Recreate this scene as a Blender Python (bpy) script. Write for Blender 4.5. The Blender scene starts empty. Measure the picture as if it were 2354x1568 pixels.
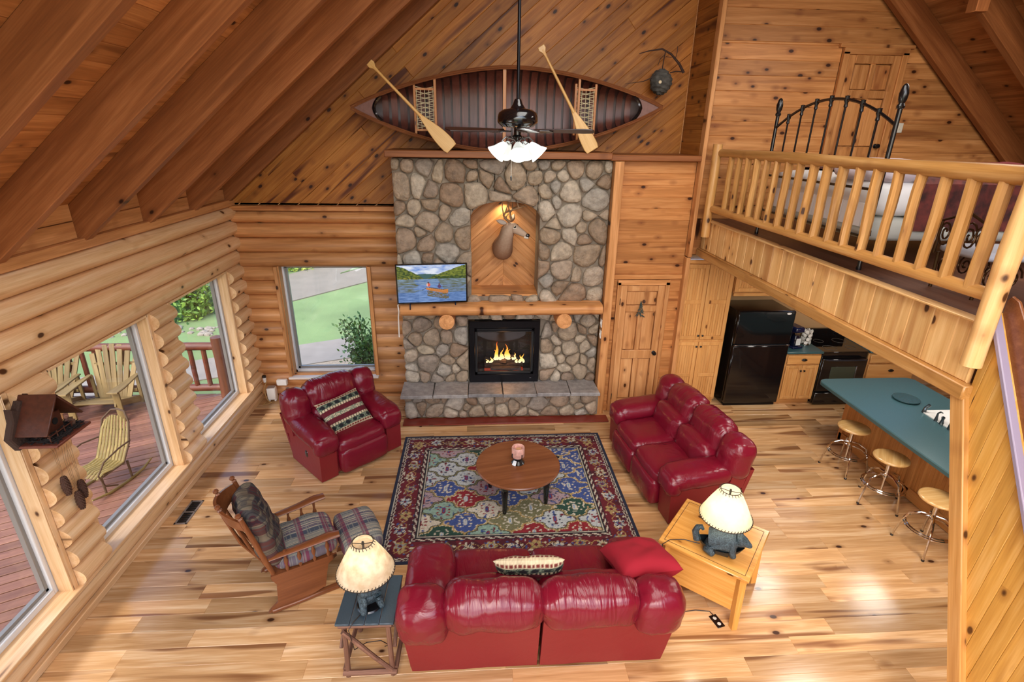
import bpy, math, random
from mathutils import Vector, Matrix, noise
random.seed(11)
SC = bpy.context.scene
COL = SC.collection
PI = math.pi
V = Vector

# ------------------------------------------------------------------ camera, world, lights, exposure
cam_d = bpy.data.cameras.new('camera'); cam = bpy.data.objects.new('camera', cam_d); COL.objects.link(cam)
PITCH, YAW, ROLL, FPX = 0.37457, 0.06986, 0.015614, 1205.67
_f = V((math.sin(YAW)*math.cos(PITCH), math.cos(YAW)*math.cos(PITCH), -math.sin(PITCH)))
_r = V((math.cos(YAW), -math.sin(YAW), 0)); _u = _r.cross(_f)
_r2 = _r*math.cos(ROLL) + _u*math.sin(ROLL); _u2 = -_r*math.sin(ROLL) + _u*math.cos(ROLL)
cam.matrix_world = Matrix(((_r2.x, _u2.x, -_f.x, 0), (_r2.y, _u2.y, -_f.y, 0), (_r2.z, _u2.z, -_f.z, 4.0), (0, 0, 0, 1)))
cam_d.sensor_width = 36.0; cam_d.lens = FPX/2354*36.0; cam_d.clip_start = 0.05; cam_d.clip_end = 200
SC.camera = cam
SC.view_settings.view_transform = 'Standard'; SC.view_settings.look = 'None'
SC.view_settings.gamma = 1.0; SC.view_settings.use_curve_mapping = False
SC.view_settings.exposure = 0.1
SC.cycles.max_bounces = 8; SC.cycles.diffuse_bounces = 5; SC.cycles.glossy_bounces = 4
SC.cycles.transmission_bounces = 6; SC.cycles.transparent_max_bounces = 12
SC.cycles.sample_clamp_indirect = 6.0; SC.cycles.caustics_reflective = False; SC.cycles.caustics_refractive = False

wd = bpy.data.worlds.new('sky'); SC.world = wd; wd.use_nodes = True
wn = wd.node_tree.nodes; wl = wd.node_tree.links
sky = wn.new('ShaderNodeTexSky'); sky.sky_type = 'NISHITA'; sky.sun_disc = False
sky.sun_elevation = math.radians(48); sky.sun_rotation = math.radians(200); sky.air_density = 1.0; sky.dust_density = 3.0
bgn = wn['Background']; bgn.inputs['Strength'].default_value = 0.56
wl.new(sky.outputs[0], bgn.inputs['Color'])

def light(name, kind, loc, energy, color=(1, 1, 1), size=0.1, sizey=None, target=None, spot=None):
    d = bpy.data.lights.new(name, kind); d.energy = energy; d.color = color
    if kind == 'AREA':
        d.size = size
        if sizey: d.shape = 'RECTANGLE'; d.size_y = sizey
    elif kind == 'SUN': d.angle = size
    else: d.shadow_soft_size = size
    if kind == 'SPOT': d.spot_size = spot; d.spot_blend = 0.6
    o = bpy.data.objects.new(name, d); COL.objects.link(o); o.location = loc
    if target is not None:
        o.rotation_euler = (V(target)-V(loc)).to_track_quat('-Z', 'Y').to_euler()
    return o

light('sun_light', 'SUN', (-8, 4, 9), 1.3, (1.0, 0.96, 0.9), math.radians(12), target=(-1, 7, 0))
light('gable_daylight', 'AREA', (0.2, -1.35, 4.6), 100, (0.93, 0.97, 1.0), 5.5, 3.6, target=(0.4, 7, 1.8))  # added soft fill behind the camera, boosts light from the unseen rear opening
light('ridge_light', 'AREA', (0.9, 2.6, 6.3), 185, (1.0, 0.97, 0.92), 3.2, 3.2, target=(0.6, 3.6, 0))  # added overhead fill to brighten the room, no fixture hangs here
light('window_daylight_rear', 'AREA', (-3.35, 1.6, 1.3), 60, (0.92, 0.97, 1.0), 1.6, 1.9, target=(0, 2.6, 0.8))  # added fill in front of solid log wall, no window here
light('kitchen_light', 'AREA', (4.35, 5.9, 2.44), 18, (1.0, 0.94, 0.85), 0.5, 0.5, target=(4.35, 5.9, 0))
light('kitchen_light', 'AREA', (4.0, 4.2, 2.44), 18, (1.0, 0.94, 0.85), 0.5, 0.5, target=(4.0, 4.2, 0))
light('kitchen_light', 'AREA', (5.9, 5.6, 2.44), 18, (1.0, 0.94, 0.85), 0.5, 0.5, target=(5.9, 5.6, 0))
light('loft_light', 'AREA', (4.6, 4.6, 5.2), 32, (1.0, 0.93, 0.84), 1.0, 1.0, target=(4.6, 5.4, 2.9))  # added fill to brighten the loft, not a known fixture

# ------------------------------------------------------------------ helpers
def srgb(h):
    h = h.lstrip('#'); c = [int(h[i:i+2], 16)/255 for i in (0, 2, 4)]
    return tuple((x/12.92 if x <= 0.04045 else ((x+0.055)/1.055)**2.4) for x in c) + (1.0,)

def rotx(a): return Matrix.Rotation(a, 4, 'X')
def roty(a): return Matrix.Rotation(a, 4, 'Y')
def rotz(a): return Matrix.Rotation(a, 4, 'Z')
def tr(*p): return Matrix.Translation(V(p))
def frame(o, x, y, z):
    return Matrix(((x[0], y[0], z[0], o[0]), (x[1], y[1], z[1], o[1]), (x[2], y[2], z[2], o[2]), (0, 0, 0, 1)))

class MB:
    def __init__(s): s.v = []; s.f = []; s.c = None
    def add(s, vs, fs, M=None):
        n = len(s.v)
        s.v += [tuple(M @ V(p)) if M is not None else tuple(p) for p in vs]
        s.f += [tuple(i+n for i in f) for f in fs]
        return s
    def box(s, c, d, M=None, b=0.004):
        hx, hy, hz = d[0]/2, d[1]/2, d[2]/2; b = min(b, hx*.45, hy*.45, hz*.45)
        vs = []; ix = {}
        for sx in (-1, 1):
            for sy in (-1, 1):
                for sz in (-1, 1):
                    for k, p in enumerate(((sx*hx, sy*(hy-b), sz*(hz-b)), (sx*(hx-b), sy*hy, sz*(hz-b)), (sx*(hx-b), sy*(hy-b), sz*hz))):
                        ix[(sx, sy, sz, k)] = len(vs); vs.append(V(p))
        fs = []
        for k in range(3):
            for sg in (-1, 1):
                q = []
                for a, e in ((-1, -1), (1, -1), (1, 1), (-1, 1)):
                    t = [a, e]; t.insert(k, sg); q.append(ix[(t[0], t[1], t[2], k)])
                fs.append(q)
        for k in range(3):
            i, j = [x for x in range(3) if x != k]
            for a in (-1, 1):
                for e in (-1, 1):
                    def key(kk, vk):
                        t = [0, 0, 0]; t[i] = a; t[j] = e; t[k] = vk; return ix[(t[0], t[1], t[2], kk)]
                    fs.append([key(i, -1), key(i, 1), key(j, 1), key(j, -1)])
        for sx in (-1, 1):
            for sy in (-1, 1):
                for sz in (-1, 1): fs.append([ix[(sx, sy, sz, k)] for k in range(3)])
        out = []
        for f in fs:
            cc = sum((vs[i] for i in f), V())/len(f)
            nn = (vs[f[1]]-vs[f[0]]).cross(vs[f[2]]-vs[f[0]])
            out.append(f if nn.dot(cc) > 0 else f[::-1])
        T = tr(*c)
        return s.add(vs, out, (M @ T) if M is not None else T)
    def tube(s, pts, rad, n=8, cap=True, M=None, sq=1.0):
        pts = [V(p) for p in pts]
        if not hasattr(rad, '__len__'): rad = [rad]*len(pts)
        vs = []; fs = []; up = None
        for i, p in enumerate(pts):
            t = (pts[min(i+1, len(pts)-1)]-pts[max(i-1, 0)]).normalized()
            if up is None:
                up = V((0, 0, 1)) if abs(t.z) < 0.9 else V((0, 1, 0))
            x = up.cross(t).normalized(); up = t.cross(x).normalized()
            for k in range(n):
                a = 2*PI*k/n; vs.append(p + x*math.cos(a)*rad[i] + up*math.sin(a)*rad[i]*sq)
        for i in range(len(pts)-1):
            for k in range(n):
                a = i*n+k; b = i*n+(k+1) % n; fs.append((a, b, b+n, a+n))
        if cap:
            fs.append(tuple(range(n))[::-1]); fs.append(tuple(range((len(pts)-1)*n, len(pts)*n)))
        return s.add(vs, fs, M)
    def lathe(s, prof, n=20, M=None, cap=True):
        vs = []; fs = []
        for r, z in prof:
            for k in range(n): vs.append((r*math.cos(2*PI*k/n), r*math.sin(2*PI*k/n), z))
        for i in range(len(prof)-1):
            for k in range(n):
                a = i*n+k; b = i*n+(k+1) % n; fs.append((a, b, b+n, a+n))
        if cap:
            if prof[0][0] > 1e-4: fs.append(tuple(range(n))[::-1])
            if prof[-1][0] > 1e-4: fs.append(tuple(range((len(prof)-1)*n, len(prof)*n)))
        return s.add(vs, fs, M)
    def prism(s, poly, z0, z1, M=None, b=0.0):
        poly = ccw(poly); n = len(poly)
        rings = [[(p[0], p[1], z0) for p in poly], [(p[0], p[1], z1-b) for p in poly]]
        if b > 0: rings.append([(p[0], p[1], z1) for p in inset(poly, b)])
        vs = [p for r in rings for p in r]; fs = [tuple(range(n))[::-1]]
        for i in range(len(rings)-1):
            for k in range(n): fs.append((i*n+k, i*n+(k+1) % n, (i+1)*n+(k+1) % n, (i+1)*n+k))
        fs.append(tuple(range((len(rings)-1)*n, len(rings)*n)))
        return s.add(vs, fs, M)
    def grid(s, nu, nv, fn, M=None, wrap=False):
        vs = [fn(i/nu, j/nv) for i in range(nu+1) for j in range(nv+1)]
        fs = [(i*(nv+1)+j, (i+1)*(nv+1)+j, (i+1)*(nv+1)+j+1, i*(nv+1)+j+1) for i in range(nu) for j in range(nv)]
        return s.add(vs, fs, M)
    def mesh(s, name, mat, smooth=True, ang=38):
        m = bpy.data.meshes.new(name); m.from_pydata(s.v, [], s.f); m.update()
        if smooth:
            m.shade_smooth(); m.set_sharp_from_angle(angle=math.radians(ang))
        if mat: m.materials.append(mat)
        if s.c:
            a = m.color_attributes.new('Col', 'FLOAT_COLOR', 'POINT')
            a.data.foreach_set('color', [x for c in s.c for x in (c[0], c[1], c[2], 1.0)])
        return m
    def build(s, name, mat, parent=None, M=None, smooth=True, ang=38):
        return place(name, s.mesh(name, mat, smooth, ang), parent, M)

def place(name, mesh, parent=None, M=None):
    o = bpy.data.objects.new(name, mesh); COL.objects.link(o)
    if parent is not None: o.parent = parent
    if M is not None: o.matrix_local = M
    return o

def tag(o, label, cat, group=None):
    o['label'] = label; o['category'] = cat
    if group: o['group'] = group
    return o
def thing(name, label, cat, loc=(0, 0, 0), rz=0.0, group=None):
    o = bpy.data.objects.new(name, None); COL.objects.link(o); o.empty_display_size = 0.1
    o.location = loc; o.rotation_euler = (0, 0, rz)
    return tag(o, label, cat, group)
def structure(o): o['kind'] = 'structure'; return o
def stuff(o): o['kind'] = 'stuff'; return o
def dup(root, loc, rz=0.0, label=None):
    r = root.copy(); COL.objects.link(r); r.location = loc; r.rotation_euler = (0, 0, rz)
    if label: r['label'] = label
    for ch in list(root.children):
        c = ch.copy(); COL.objects.link(c); c.parent = r
        for g in list(ch.children):
            d = g.copy(); COL.objects.link(d); d.parent = c
    return r

def area2(p): return sum(p[i][0]*p[(i+1) % len(p)][1]-p[(i+1) % len(p)][0]*p[i][1] for i in range(len(p)))
def ccw(p): return list(p) if area2(p) > 0 else list(p)[::-1]
def inset(poly, d):
    n = len(poly); out = []
    for i in range(n):
        a, b, c = V(poly[i-1][:2]), V(poly[i][:2]), V(poly[(i+1) % n][:2])
        e1 = (b-a); e2 = (c-b)
        if e1.length < 1e-6 or e2.length < 1e-6: out.append(tuple(b)); continue
        n1 = V((-e1.y, e1.x)).normalized(); n2 = V((-e2.y, e2.x)).normalized()
        m = n1+n2; L = m.length
        if L < 0.3: out.append(tuple(b+n1*d)); continue
        m /= L; out.append(tuple(b+m*(d/max(0.35, m.dot(n1)))))
    return out
def clip(poly, a, b, c):                     # keep a*x+b*y<=c
    out = []; n = len(poly)
    for i in range(n):
        p, q = poly[i], poly[(i+1) % n]; dp = a*p[0]+b*p[1]-c; dq = a*q[0]+b*q[1]-c
        if dp <= 0: out.append(p)
        if (dp < 0 < dq) or (dq < 0 < dp):
            t = dp/(dp-dq); out.append((p[0]+(q[0]-p[0])*t, p[1]+(q[1]-p[1])*t))
    return out

def boards(parent, name, mat, F, poly, ang, pitch, thick=0.02, b=0.006, seg=None, rows=None, gap=0.0, off=0.0):
    """lay boards over a convex polygon in frame F (x,y in plane, z out), each a mesh of its own"""
    ca, sa = math.cos(ang), math.sin(ang); made = []
    lo = min(-p[0]*sa+p[1]*ca for p in poly); hi = max(-p[0]*sa+p[1]*ca for p in poly)
    k = 0; y = lo-off
    while y < hi-1e-4:
        w = pitch*(1 if not rows else random.choice(rows))
        st = clip(clip(poly, sa, -ca, -(y+gap/2)), -sa, ca, y+w-gap/2); y0 = y; y += w; k += 1
        if len(st) < 3: continue
        xs = [p[0]*ca+p[1]*sa for p in st]; x0, x1 = min(xs), max(xs); cuts = [x0]
        if seg:
            c = x0+random.uniform(0.15, 1.0)*seg
            while c < x1-0.18: cuts.append(c); c += seg*random.uniform(0.6, 1.35)
        cuts.append(x1)
        for i in range(len(cuts)-1):
            pc = st
            if seg: pc = clip(clip(st, -ca, -sa, -cuts[i]-gap/2), ca, sa, cuts[i+1]-gap/2)
            if len(pc) < 3 or abs(area2(pc)) < 2e-3: continue
            cx, cy = sum(p[0] for p in pc)/len(pc), sum(p[1] for p in pc)/len(pc)
            loc = [((p[0]-cx)*ca+(p[1]-cy)*sa, -(p[0]-cx)*sa+(p[1]-cy)*ca) for p in pc]
            q = []
            for p in loc:
                if not q or (V(p)-V(q[-1])).length > 1e-3: q.append(p)
            if len(q) > 2 and (V(q[0])-V(q[-1])).length < 1e-3: q.pop()
            if len(q) < 3: continue
            mb = MB().prism(q, 0, thick, b=b)
            made.append((abs(area2(q)), mb, F @ tr(cx, cy, 0) @ rotz(ang)))
    return [m.build(name, mat, parent, X) for _, m, X in made] if parent is not None else made

def cushion(d, r=0.06, puff=0.1, wr=0.0, seed=0, n=10, M=None, mb=None, fold=0, foldamp=0.0):
    """a soft block: rounded, puffed and wrinkled; d full size"""
    mb = mb or MB(); hx, hy, hz = d[0]/2, d[1]/2, d[2]/2
    r = min(r, hx*.98, hy*.98, hz*.98); vs = []; fs = []; ix = {}
    nx, ny, nz = [max(3, min(26, int(round(n*x/max(d)+3)))) for x in d]
    def vert(i, j, k):
        key = (i, j, k)
        if key in ix: return ix[key]
        p = V((-hx+2*hx*i/nx, -hy+2*hy*j/ny, -hz+2*hz*k/nz))
        q = V((max(-hx+r, min(hx-r, p.x)), max(-hy+r, min(hy-r, p.y)), max(-hz+r, min(hz-r, p.z))))
        e = p-q
        if e.length > 1e-6:
            m = max(abs(e.x), abs(e.y), abs(e.z)); p = q+e.normalized()*m
        u, w, t = p.x/hx, p.y/hy, p.z/hz
        ba = (max(0, 1-u*u)*max(0, 1-w*w)*max(0, 1-t*t*0)) if True else 0
        nrm = V((u**3/hx, w**3/hy, t**3/hz))
        nrm = nrm.normalized() if nrm.length > 1e-6 else V((0, 0, 1))
        a = max(0, 1-u**4); bb = max(0, 1-w**4); cc = max(0, 1-t**4)
        amt = puff*(abs(nrm.x)*bb*cc+abs(nrm.y)*a*cc+abs(nrm.z)*a*bb)
        if wr:
            amt += wr*noise.noise(V((p.x*7+seed*3.1, p.y*7+seed, p.z*7)))+wr*.6*noise.noise(V((p.x*19+seed, p.y*15, p.z*19)))
        if fold:
            ph = u*fold*PI+1.3*noise.noise(V((u*2+seed, w*2, t*2)))*2
            amt += foldamp*(abs(math.sin(ph))-.6)*(0.4+0.6*noise.noise(V((seed+u*3, 5, 2))))
        ix[key] = len(vs); vs.append(p+nrm*amt); return ix[key]
    def face(fix, na, nb, mk, flip):
        for a in range(na):
            for b in range(nb):
                q = [mk(a, b), mk(a+1, b), mk(a+1, b+1), mk(a, b+1)]
                fs.append(q[::-1] if flip else q)
    for k, fl in ((0, True), (nz, False)): face(k, nx, ny, lambda a, b, k=k: vert(a, b, k), fl)
    for k, fl in ((0, False), (ny, True)): face(k, nx, nz, lambda a, b, k=k: vert(a, k, b), fl)
    for k, fl in ((0, True), (nx, False)): face(k, ny, nz, lambda a, b, k=k: vert(k, a, b), fl)
    nb = [set() for _ in vs]
    for q in fs:
        for i in range(4): nb[q[i]].update((q[i-1], q[(i+1) % 4]))
    for _ in range(2): vs = [v*.45+sum((vs[j] for j in nb[i]), V())*(.55/len(nb[i])) for i, v in enumerate(vs)]
    return mb.add(vs, fs, M)

def skin_mesh(name, joints, edges, mat, parent=None, M=None, sub=2):
    """one continuous body grown over joints [(x,y,z,r)] ; turned into a plain mesh"""
    me = bpy.data.meshes.new(name+'_skeleton'); me.from_pydata([j[:3] for j in joints], edges, []); me.update()
    o = bpy.data.objects.new(name, me); COL.objects.link(o)
    md = o.modifiers.new('skin', 'SKIN'); sv = me.skin_vertices[0].data
    for i, j in enumerate(joints):
        r = j[3]; sv[i].radius = (r, r) if not hasattr(r, '__len__') else r
        sv[i].use_root = (i == 0)
    ss = o.modifiers.new('sub', 'SUBSURF'); ss.levels = sub; ss.render_levels = sub
    dg = bpy.context.evaluated_depsgraph_get(); ev = bpy.data.meshes.new_from_object(o.evaluated_get(dg))
    bpy.data.objects.remove(o); bpy.data.meshes.remove(me)
    ev.name = name; ev.materials.clear(); ev.materials.append(mat); ev.shade_smooth()
    return place(name, ev, parent, M)

# ------------------------------------------------------------------ materials
_mats = {}
def nodes_of(name):
    m = bpy.data.materials.new(name); m.use_nodes = True; nt = m.node_tree
    return m, nt.nodes, nt.links, nt.nodes['Principled BSDF']
def setc(sock, c): sock.default_value = c if len(c) == 4 else tuple(c)+(1,)

def plain(name, col, rough=0.5, metal=0.0, coat=0.0, bump=0.0, bscale=60, emit=None, estr=0.0, var=0.0, spec=None, sss=0.0, trans=0.0, vs=20):
    if name in _mats: return _mats[name]
    m, N, L, B = nodes_of(name); c = srgb(col)
    setc(B.inputs['Base Color'], c); B.inputs['Roughness'].default_value = rough; B.inputs['Metallic'].default_value = metal
    B.inputs['Coat Weight'].default_value = coat
    if spec is not None: B.inputs['Specular IOR Level'].default_value = spec
    if trans: B.inputs['Transmission Weight'].default_value = trans
    if emit: setc(B.inputs['Emission Color'], srgb(emit)); B.inputs['Emission Strength'].default_value = estr
    if bump or var:
        tc = N.new('ShaderNodeTexCoord'); nz = N.new('ShaderNodeTexNoise'); nz.inputs['Scale'].default_value = bscale; nz.inputs['Detail'].default_value = 4
        L.new(tc.outputs['Object'], nz.inputs['Vector'])
        if bump:
            bp = N.new('ShaderNodeBump'); bp.inputs['Strength'].default_value = bump; bp.inputs['Distance'].default_value = 0.01
            L.new(nz.outputs['Fac'], bp.inputs['Height']); L.new(bp.outputs[0], B.inputs['Normal'])
        if var:
            n2 = N.new('ShaderNodeTexNoise'); n2.inputs['Scale'].default_value = vs; n2.inputs['Detail'].default_value = 5
            L.new(tc.outputs['Object'], n2.inputs['Vector'])
            hv = N.new('ShaderNodeHueSaturation'); setc(hv.inputs['Color'], c)
            mr = N.new('ShaderNodeMapRange'); mr.inputs['From Min'].default_value = .3; mr.inputs['From Max'].default_value = .7
            mr.inputs['To Min'].default_value = 1-var; mr.inputs['To Max'].default_value = 1+var
            L.new(n2.outputs['Fac'], mr.inputs['Value']); L.new(mr.outputs[0], hv.inputs['Value']); L.new(hv.outputs[0], B.inputs['Base Color'])
    _mats[name] = m; return m

PAL = {  # light, mid, dark, heart, knot, knot density, heart amount, variation, roughness
 'pine':      ('DEA26C', 'C68A54', 'A26A3A', '8A4C26', '3A1C0C', .62, .18, .12, .42),
 'pinewall':  ('D2965E', 'BC7E48', '986034', '6E341A', '35180A', .72, .25, .15, .40),
 'gable':     ('C4843F', 'AA6A2C', '88501F', '562611', '30140A', .66, .50, .15, .45),
 'ceiling':   ('CC8E56', 'B27442', '8E582E', '6A3C1E', '2E1409', .55, .25, .14, .45),
 'rafter':    ('AA6C40', '925830', '744224', '60341A', '2A1208', .10, .14, .16, .42),
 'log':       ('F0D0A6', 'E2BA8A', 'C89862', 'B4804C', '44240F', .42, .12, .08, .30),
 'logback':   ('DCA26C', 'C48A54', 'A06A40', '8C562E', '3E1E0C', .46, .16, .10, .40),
 'railing':   ('D4A468', 'BE8A4C', '9C6A34', '865228', '3A1E0C', .5, .14, .10, .32),
 'loftface':  ('ECC489', 'DDAE70', 'C68F50', 'A86A38', '46240E', .55, .25, .10, .38),
 'stairwall': ('DDAE66', 'CC9848', 'B07C34', '94602A', '4A280E', .40, .16, .06, .38),
 'floor':     ('DEBC92', 'C79B6A', 'A6784A', '744628', '3A1E10', .18, .44, .22, .19),
 'loftfloor': ('6E4A36', '5C3A2A', '4A2C20', '3C2218', '241410', .2, .2, .1, .4),
 'cabinet':   ('E0AC6C', 'D39A5A', 'BE8448', 'AA6E38', '6A3E1C', .06, .10, .05, .32),
 'island':    ('D09A5C', 'BE8448', 'A66E38', '96602E', '5A3216', .04, .10, .05, .36),
 'door':      ('DAA570', 'C68C58', 'A66E3E', '844C28', '3A1C0A', .60, .30, .06, .30),
 'endtable':  ('DDA75E', 'CF9448', 'B87C36', 'A46A2E', '4A280F', .40, .12, .04, .26),
 'coffee':    ('8C5836', '7C4A2C', '683C22', '5C321C', '3A1C0C', .04, .12, .03, .26),
 'rocker':    ('86502E', '744224', '5E321A', '522A16', '2A120A', .03, .10, .03, .3),
 'stool':     ('E2BC84', 'D2A668', 'BC8C4E', 'B07E44', '6A421E', .03, .1, .04, .22),
 'paddle':    ('E6BE7C', 'DAAC66', 'C89450', 'BE8846', '7A5022', .0, .1, .03, .35),
 'canoe':     ('7A4A3C', '683A30', '542C24', '48241E', '2A1410', .0, .2, .2, .35),
 'deck':      ('8C6250', '785040', '5E3A2E', '4C2E24', '3A1C14', .12, .25, .14, .6),
 'deckrail':  ('763E28', '622F1C', '4C2014', '401A10', '2A140C', .2, .2, .08, .5),
 'olive':     ('96844A', '80703C', '665A2C', '584A24', '2E2412', .05, .2, .12, .6),
 'weathered': ('8C7A4E', '766238', '5C4A2C', '4E3E22', '362814', .1, .2, .14, .6),
 'twig':      ('8A6450', '74503E', '5A3A2C', '4C3024', '2A1A12', .2, .2, .14, .6),
 'mantel':    ('CF9052', 'BC7A40', '9E6030', '8A4C24', '3A1A0C', .45, .2, .06, .38),
 'redboard':  ('8A3A2C', '7A2E22', '66241A', '5A1E16', '2E0E0A', .05, .2, .05, .3),
}
def ramp(N, stops):
    r = N.new('ShaderNodeValToRGB'); e = r.color_ramp.elements
    while len(e) < len(stops): e.new(0.5)
    for el, (p, c) in zip(e, stops): el.position = p; el.color = c
    return r
def rand_vec(N, L, mul=60.0):
    oi = N.new('ShaderNodeObjectInfo'); ge = N.new('ShaderNodeNewGeometry')
    a = N.new('ShaderNodeMath'); a.operation = 'MULTIPLY_ADD'; a.inputs[1].default_value = 91.7
    L.new(oi.outputs['Random'], a.inputs[0])
    b = N.new('ShaderNodeMath'); b.operation = 'MULTIPLY'; b.inputs[1].default_value = 57.3
    L.new(ge.outputs['Random Per Island'], b.inputs[0]); L.new(b.outputs[0], a.inputs[2])
    w = N.new('ShaderNodeTexWhiteNoise'); w.noise_dimensions = '1D'; L.new(a.outputs[0], w.inputs['W'])
    v = N.new('ShaderNodeVectorMath'); v.operation = 'SCALE'; v.inputs['Scale'].default_value = mul
    L.new(w.outputs['Color'], v.inputs[0]); return w, v
def wood(pal, ax='x', coat=0.0, knots=1.0, nrm=None):
    key = 'wood_'+pal+'_'+ax
    if key in _mats: return _mats[key]
    li, mi, da, he, kn, kd, ha, var, rough = PAL[pal]
    m, N, L, B = nodes_of(key)
    tc = N.new('ShaderNodeTexCoord'); w, rv = rand_vec(N, L)
    ad = N.new('ShaderNodeVectorMath'); ad.operation = 'ADD'; L.new(tc.outputs['Object'], ad.inputs[0]); L.new(rv.outputs[0], ad.inputs[1])
    def mapped(al, ac):
        mp = N.new('ShaderNodeMapping'); s = [ac, ac, ac]; s['xyz'.index(ax)] = al
        mp.inputs['Scale'].default_value = s; L.new(ad.outputs[0], mp.inputs['Vector']); return mp
    def nz(al, ac, det, dist=0.0):
        n = N.new('ShaderNodeTexNoise'); n.inputs['Scale'].default_value = 1; n.inputs['Detail'].default_value = det
        n.inputs['Distortion'].default_value = dist; L.new(mapped(al, ac).outputs[0], n.inputs['Vector']); return n
    n1 = nz(0.9, 14, 3, 0.8); n2 = nz(4, 110, 2)
    mx = N.new('ShaderNodeMix'); mx.inputs['Factor'].default_value = 0.3
    L.new(n1.outputs['Fac'], mx.inputs['A']); L.new(n2.outputs['Fac'], mx.inputs['B'])
    rp = ramp(N, [(.30, srgb(li)), (.5, srgb(mi)), (.74, srgb(da))]); L.new(mx.outputs['Result'], rp.inputs[0])
    out = rp.outputs[0]
    def mixc(fac, a, col):
        q = N.new('ShaderNodeMix'); q.data_type = 'RGBA'; L.new(fac, q.inputs['Factor']); L.new(a, q.inputs['A']); setc(q.inputs['B'], srgb(col)); return q.outputs['Result']
    n3 = nz(0.45, 5.5, 2, 0.5)
    r3 = ramp(N, [(.60, (0, 0, 0, 1)), (.67, (1, 1, 1, 1))]); L.new(n3.outputs['Fac'], r3.inputs[0])
    f3 = N.new('ShaderNodeMath'); f3.operation = 'MULTIPLY'; f3.inputs[1].default_value = min(1, ha*1.9); L.new(r3.outputs[0], f3.inputs[0])
    out = mixc(f3.outputs[0], out, he)
    if kd > 0:
        nm = nrm or ('y' if ax == 'z' or pal.startswith('log') else 'z')
        kmap = N.new('ShaderNodeMapping'); ks = [7.5, 7.5, 7.5]; ks['xyz'.index(ax)] = 4.4; ks['xyz'.index(nm)] = .8
        kmap.inputs['Scale'].default_value = ks; L.new(ad.outputs[0], kmap.inputs['Vector'])
        vo = N.new('ShaderNodeTexVoronoi'); vo.inputs['Scale'].default_value = 1; L.new(kmap.outputs[0], vo.inputs['Vector'])
        sp = N.new('ShaderNodeSeparateColor'); L.new(vo.outputs['Color'], sp.inputs[0])
        gt = N.new('ShaderNodeMath'); gt.operation = 'GREATER_THAN'; gt.inputs[1].default_value = 1-kd*knots; L.new(sp.outputs[0], gt.inputs[0])
        for lo, hi, amt, col in ((.12, .38, .55, he), (.11, .17, .97, kn)):
            mr = N.new('ShaderNodeMapRange'); mr.inputs['From Min'].default_value = lo; mr.inputs['From Max'].default_value = hi
            mr.inputs['To Min'].default_value = amt; mr.inputs['To Max'].default_value = 0; L.new(vo.outputs['Distance'], mr.inputs['Value'])
            ml = N.new('ShaderNodeMath'); ml.operation = 'MULTIPLY'; L.new(mr.outputs[0], ml.inputs[0]); L.new(gt.outputs[0], ml.inputs[1])
            out = mixc(ml.outputs[0], out, col)
    hv = N.new('ShaderNodeHueSaturation'); L.new(out, hv.inputs['Color'])
    mv = N.new('ShaderNodeMapRange'); mv.inputs['To Min'].default_value = 1-var*1.5; mv.inputs['To Max'].default_value = 1+var
    L.new(w.outputs['Value'], mv.inputs['Value']); L.new(mv.outputs[0], hv.inputs['Value'])
    L.new(hv.outputs[0], B.inputs['Base Color'])
    B.inputs['Roughness'].default_value = rough; B.inputs['Coat Weight'].default_value = coat; B.inputs['Coat Roughness'].default_value = .12
    if pal in ('gable', 'pinewall', 'ceiling', 'pine', 'rafter'): B.inputs['Specular IOR Level'].default_value = .28
    bp = N.new('ShaderNodeBump'); bp.inputs['Strength'].default_value = 0.12; bp.inputs['Distance'].default_value = 0.004
    L.new(mx.outputs['Result'], bp.inputs['Height']); L.new(bp.outputs[0], B.inputs['Normal'])
    _mats[key] = m; return m

def stone_mat(name, cols, rough=.62, bump=.5):
    if name in _mats: return _mats[name]
    m, N, L, B = nodes_of(name); tc = N.new('ShaderNodeTexCoord'); w, rv = rand_vec(N, L)
    ad = N.new('ShaderNodeVectorMath'); ad.operation = 'ADD'; L.new(tc.outputs['Object'], ad.inputs[0]); L.new(rv.outputs[0], ad.inputs[1])
    r = ramp(N, [(i/(len(cols)-1), srgb(c)) for i, c in enumerate(cols)]); L.new(w.outputs['Value'], r.inputs[0])
    n = N.new('ShaderNodeTexNoise'); n.inputs['Scale'].default_value = 11; n.inputs['Detail'].default_value = 6; n.inputs['Roughness'].default_value = .65; L.new(ad.outputs[0], n.inputs['Vector'])
    mr = N.new('ShaderNodeMapRange'); mr.inputs['From Min'].default_value = .25; mr.inputs['From Max'].default_value = .75; mr.inputs['To Min'].default_value = .5; mr.inputs['To Max'].default_value = 1.4
    L.new(n.outputs['Fac'], mr.inputs['Value'])
    hv = N.new('ShaderNodeHueSaturation'); L.new(r.outputs[0], hv.inputs['Color']); L.new(mr.outputs[0], hv.inputs['Value']); L.new(hv.outputs[0], B.inputs['Base Color'])
    B.inputs['Roughness'].default_value = rough
    n2 = N.new('ShaderNodeTexNoise'); n2.inputs['Scale'].default_value = 26; n2.inputs['Detail'].default_value = 5; L.new(ad.outputs[0], n2.inputs['Vector'])
    bp = N.new('ShaderNodeBump'); bp.inputs['Strength'].default_value = bump; bp.inputs['Distance'].default_value = .02
    L.new(n2.outputs['Fac'], bp.inputs['Height']); L.new(bp.outputs[0], B.inputs['Normal'])
    _mats[name] = m; return m

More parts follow.
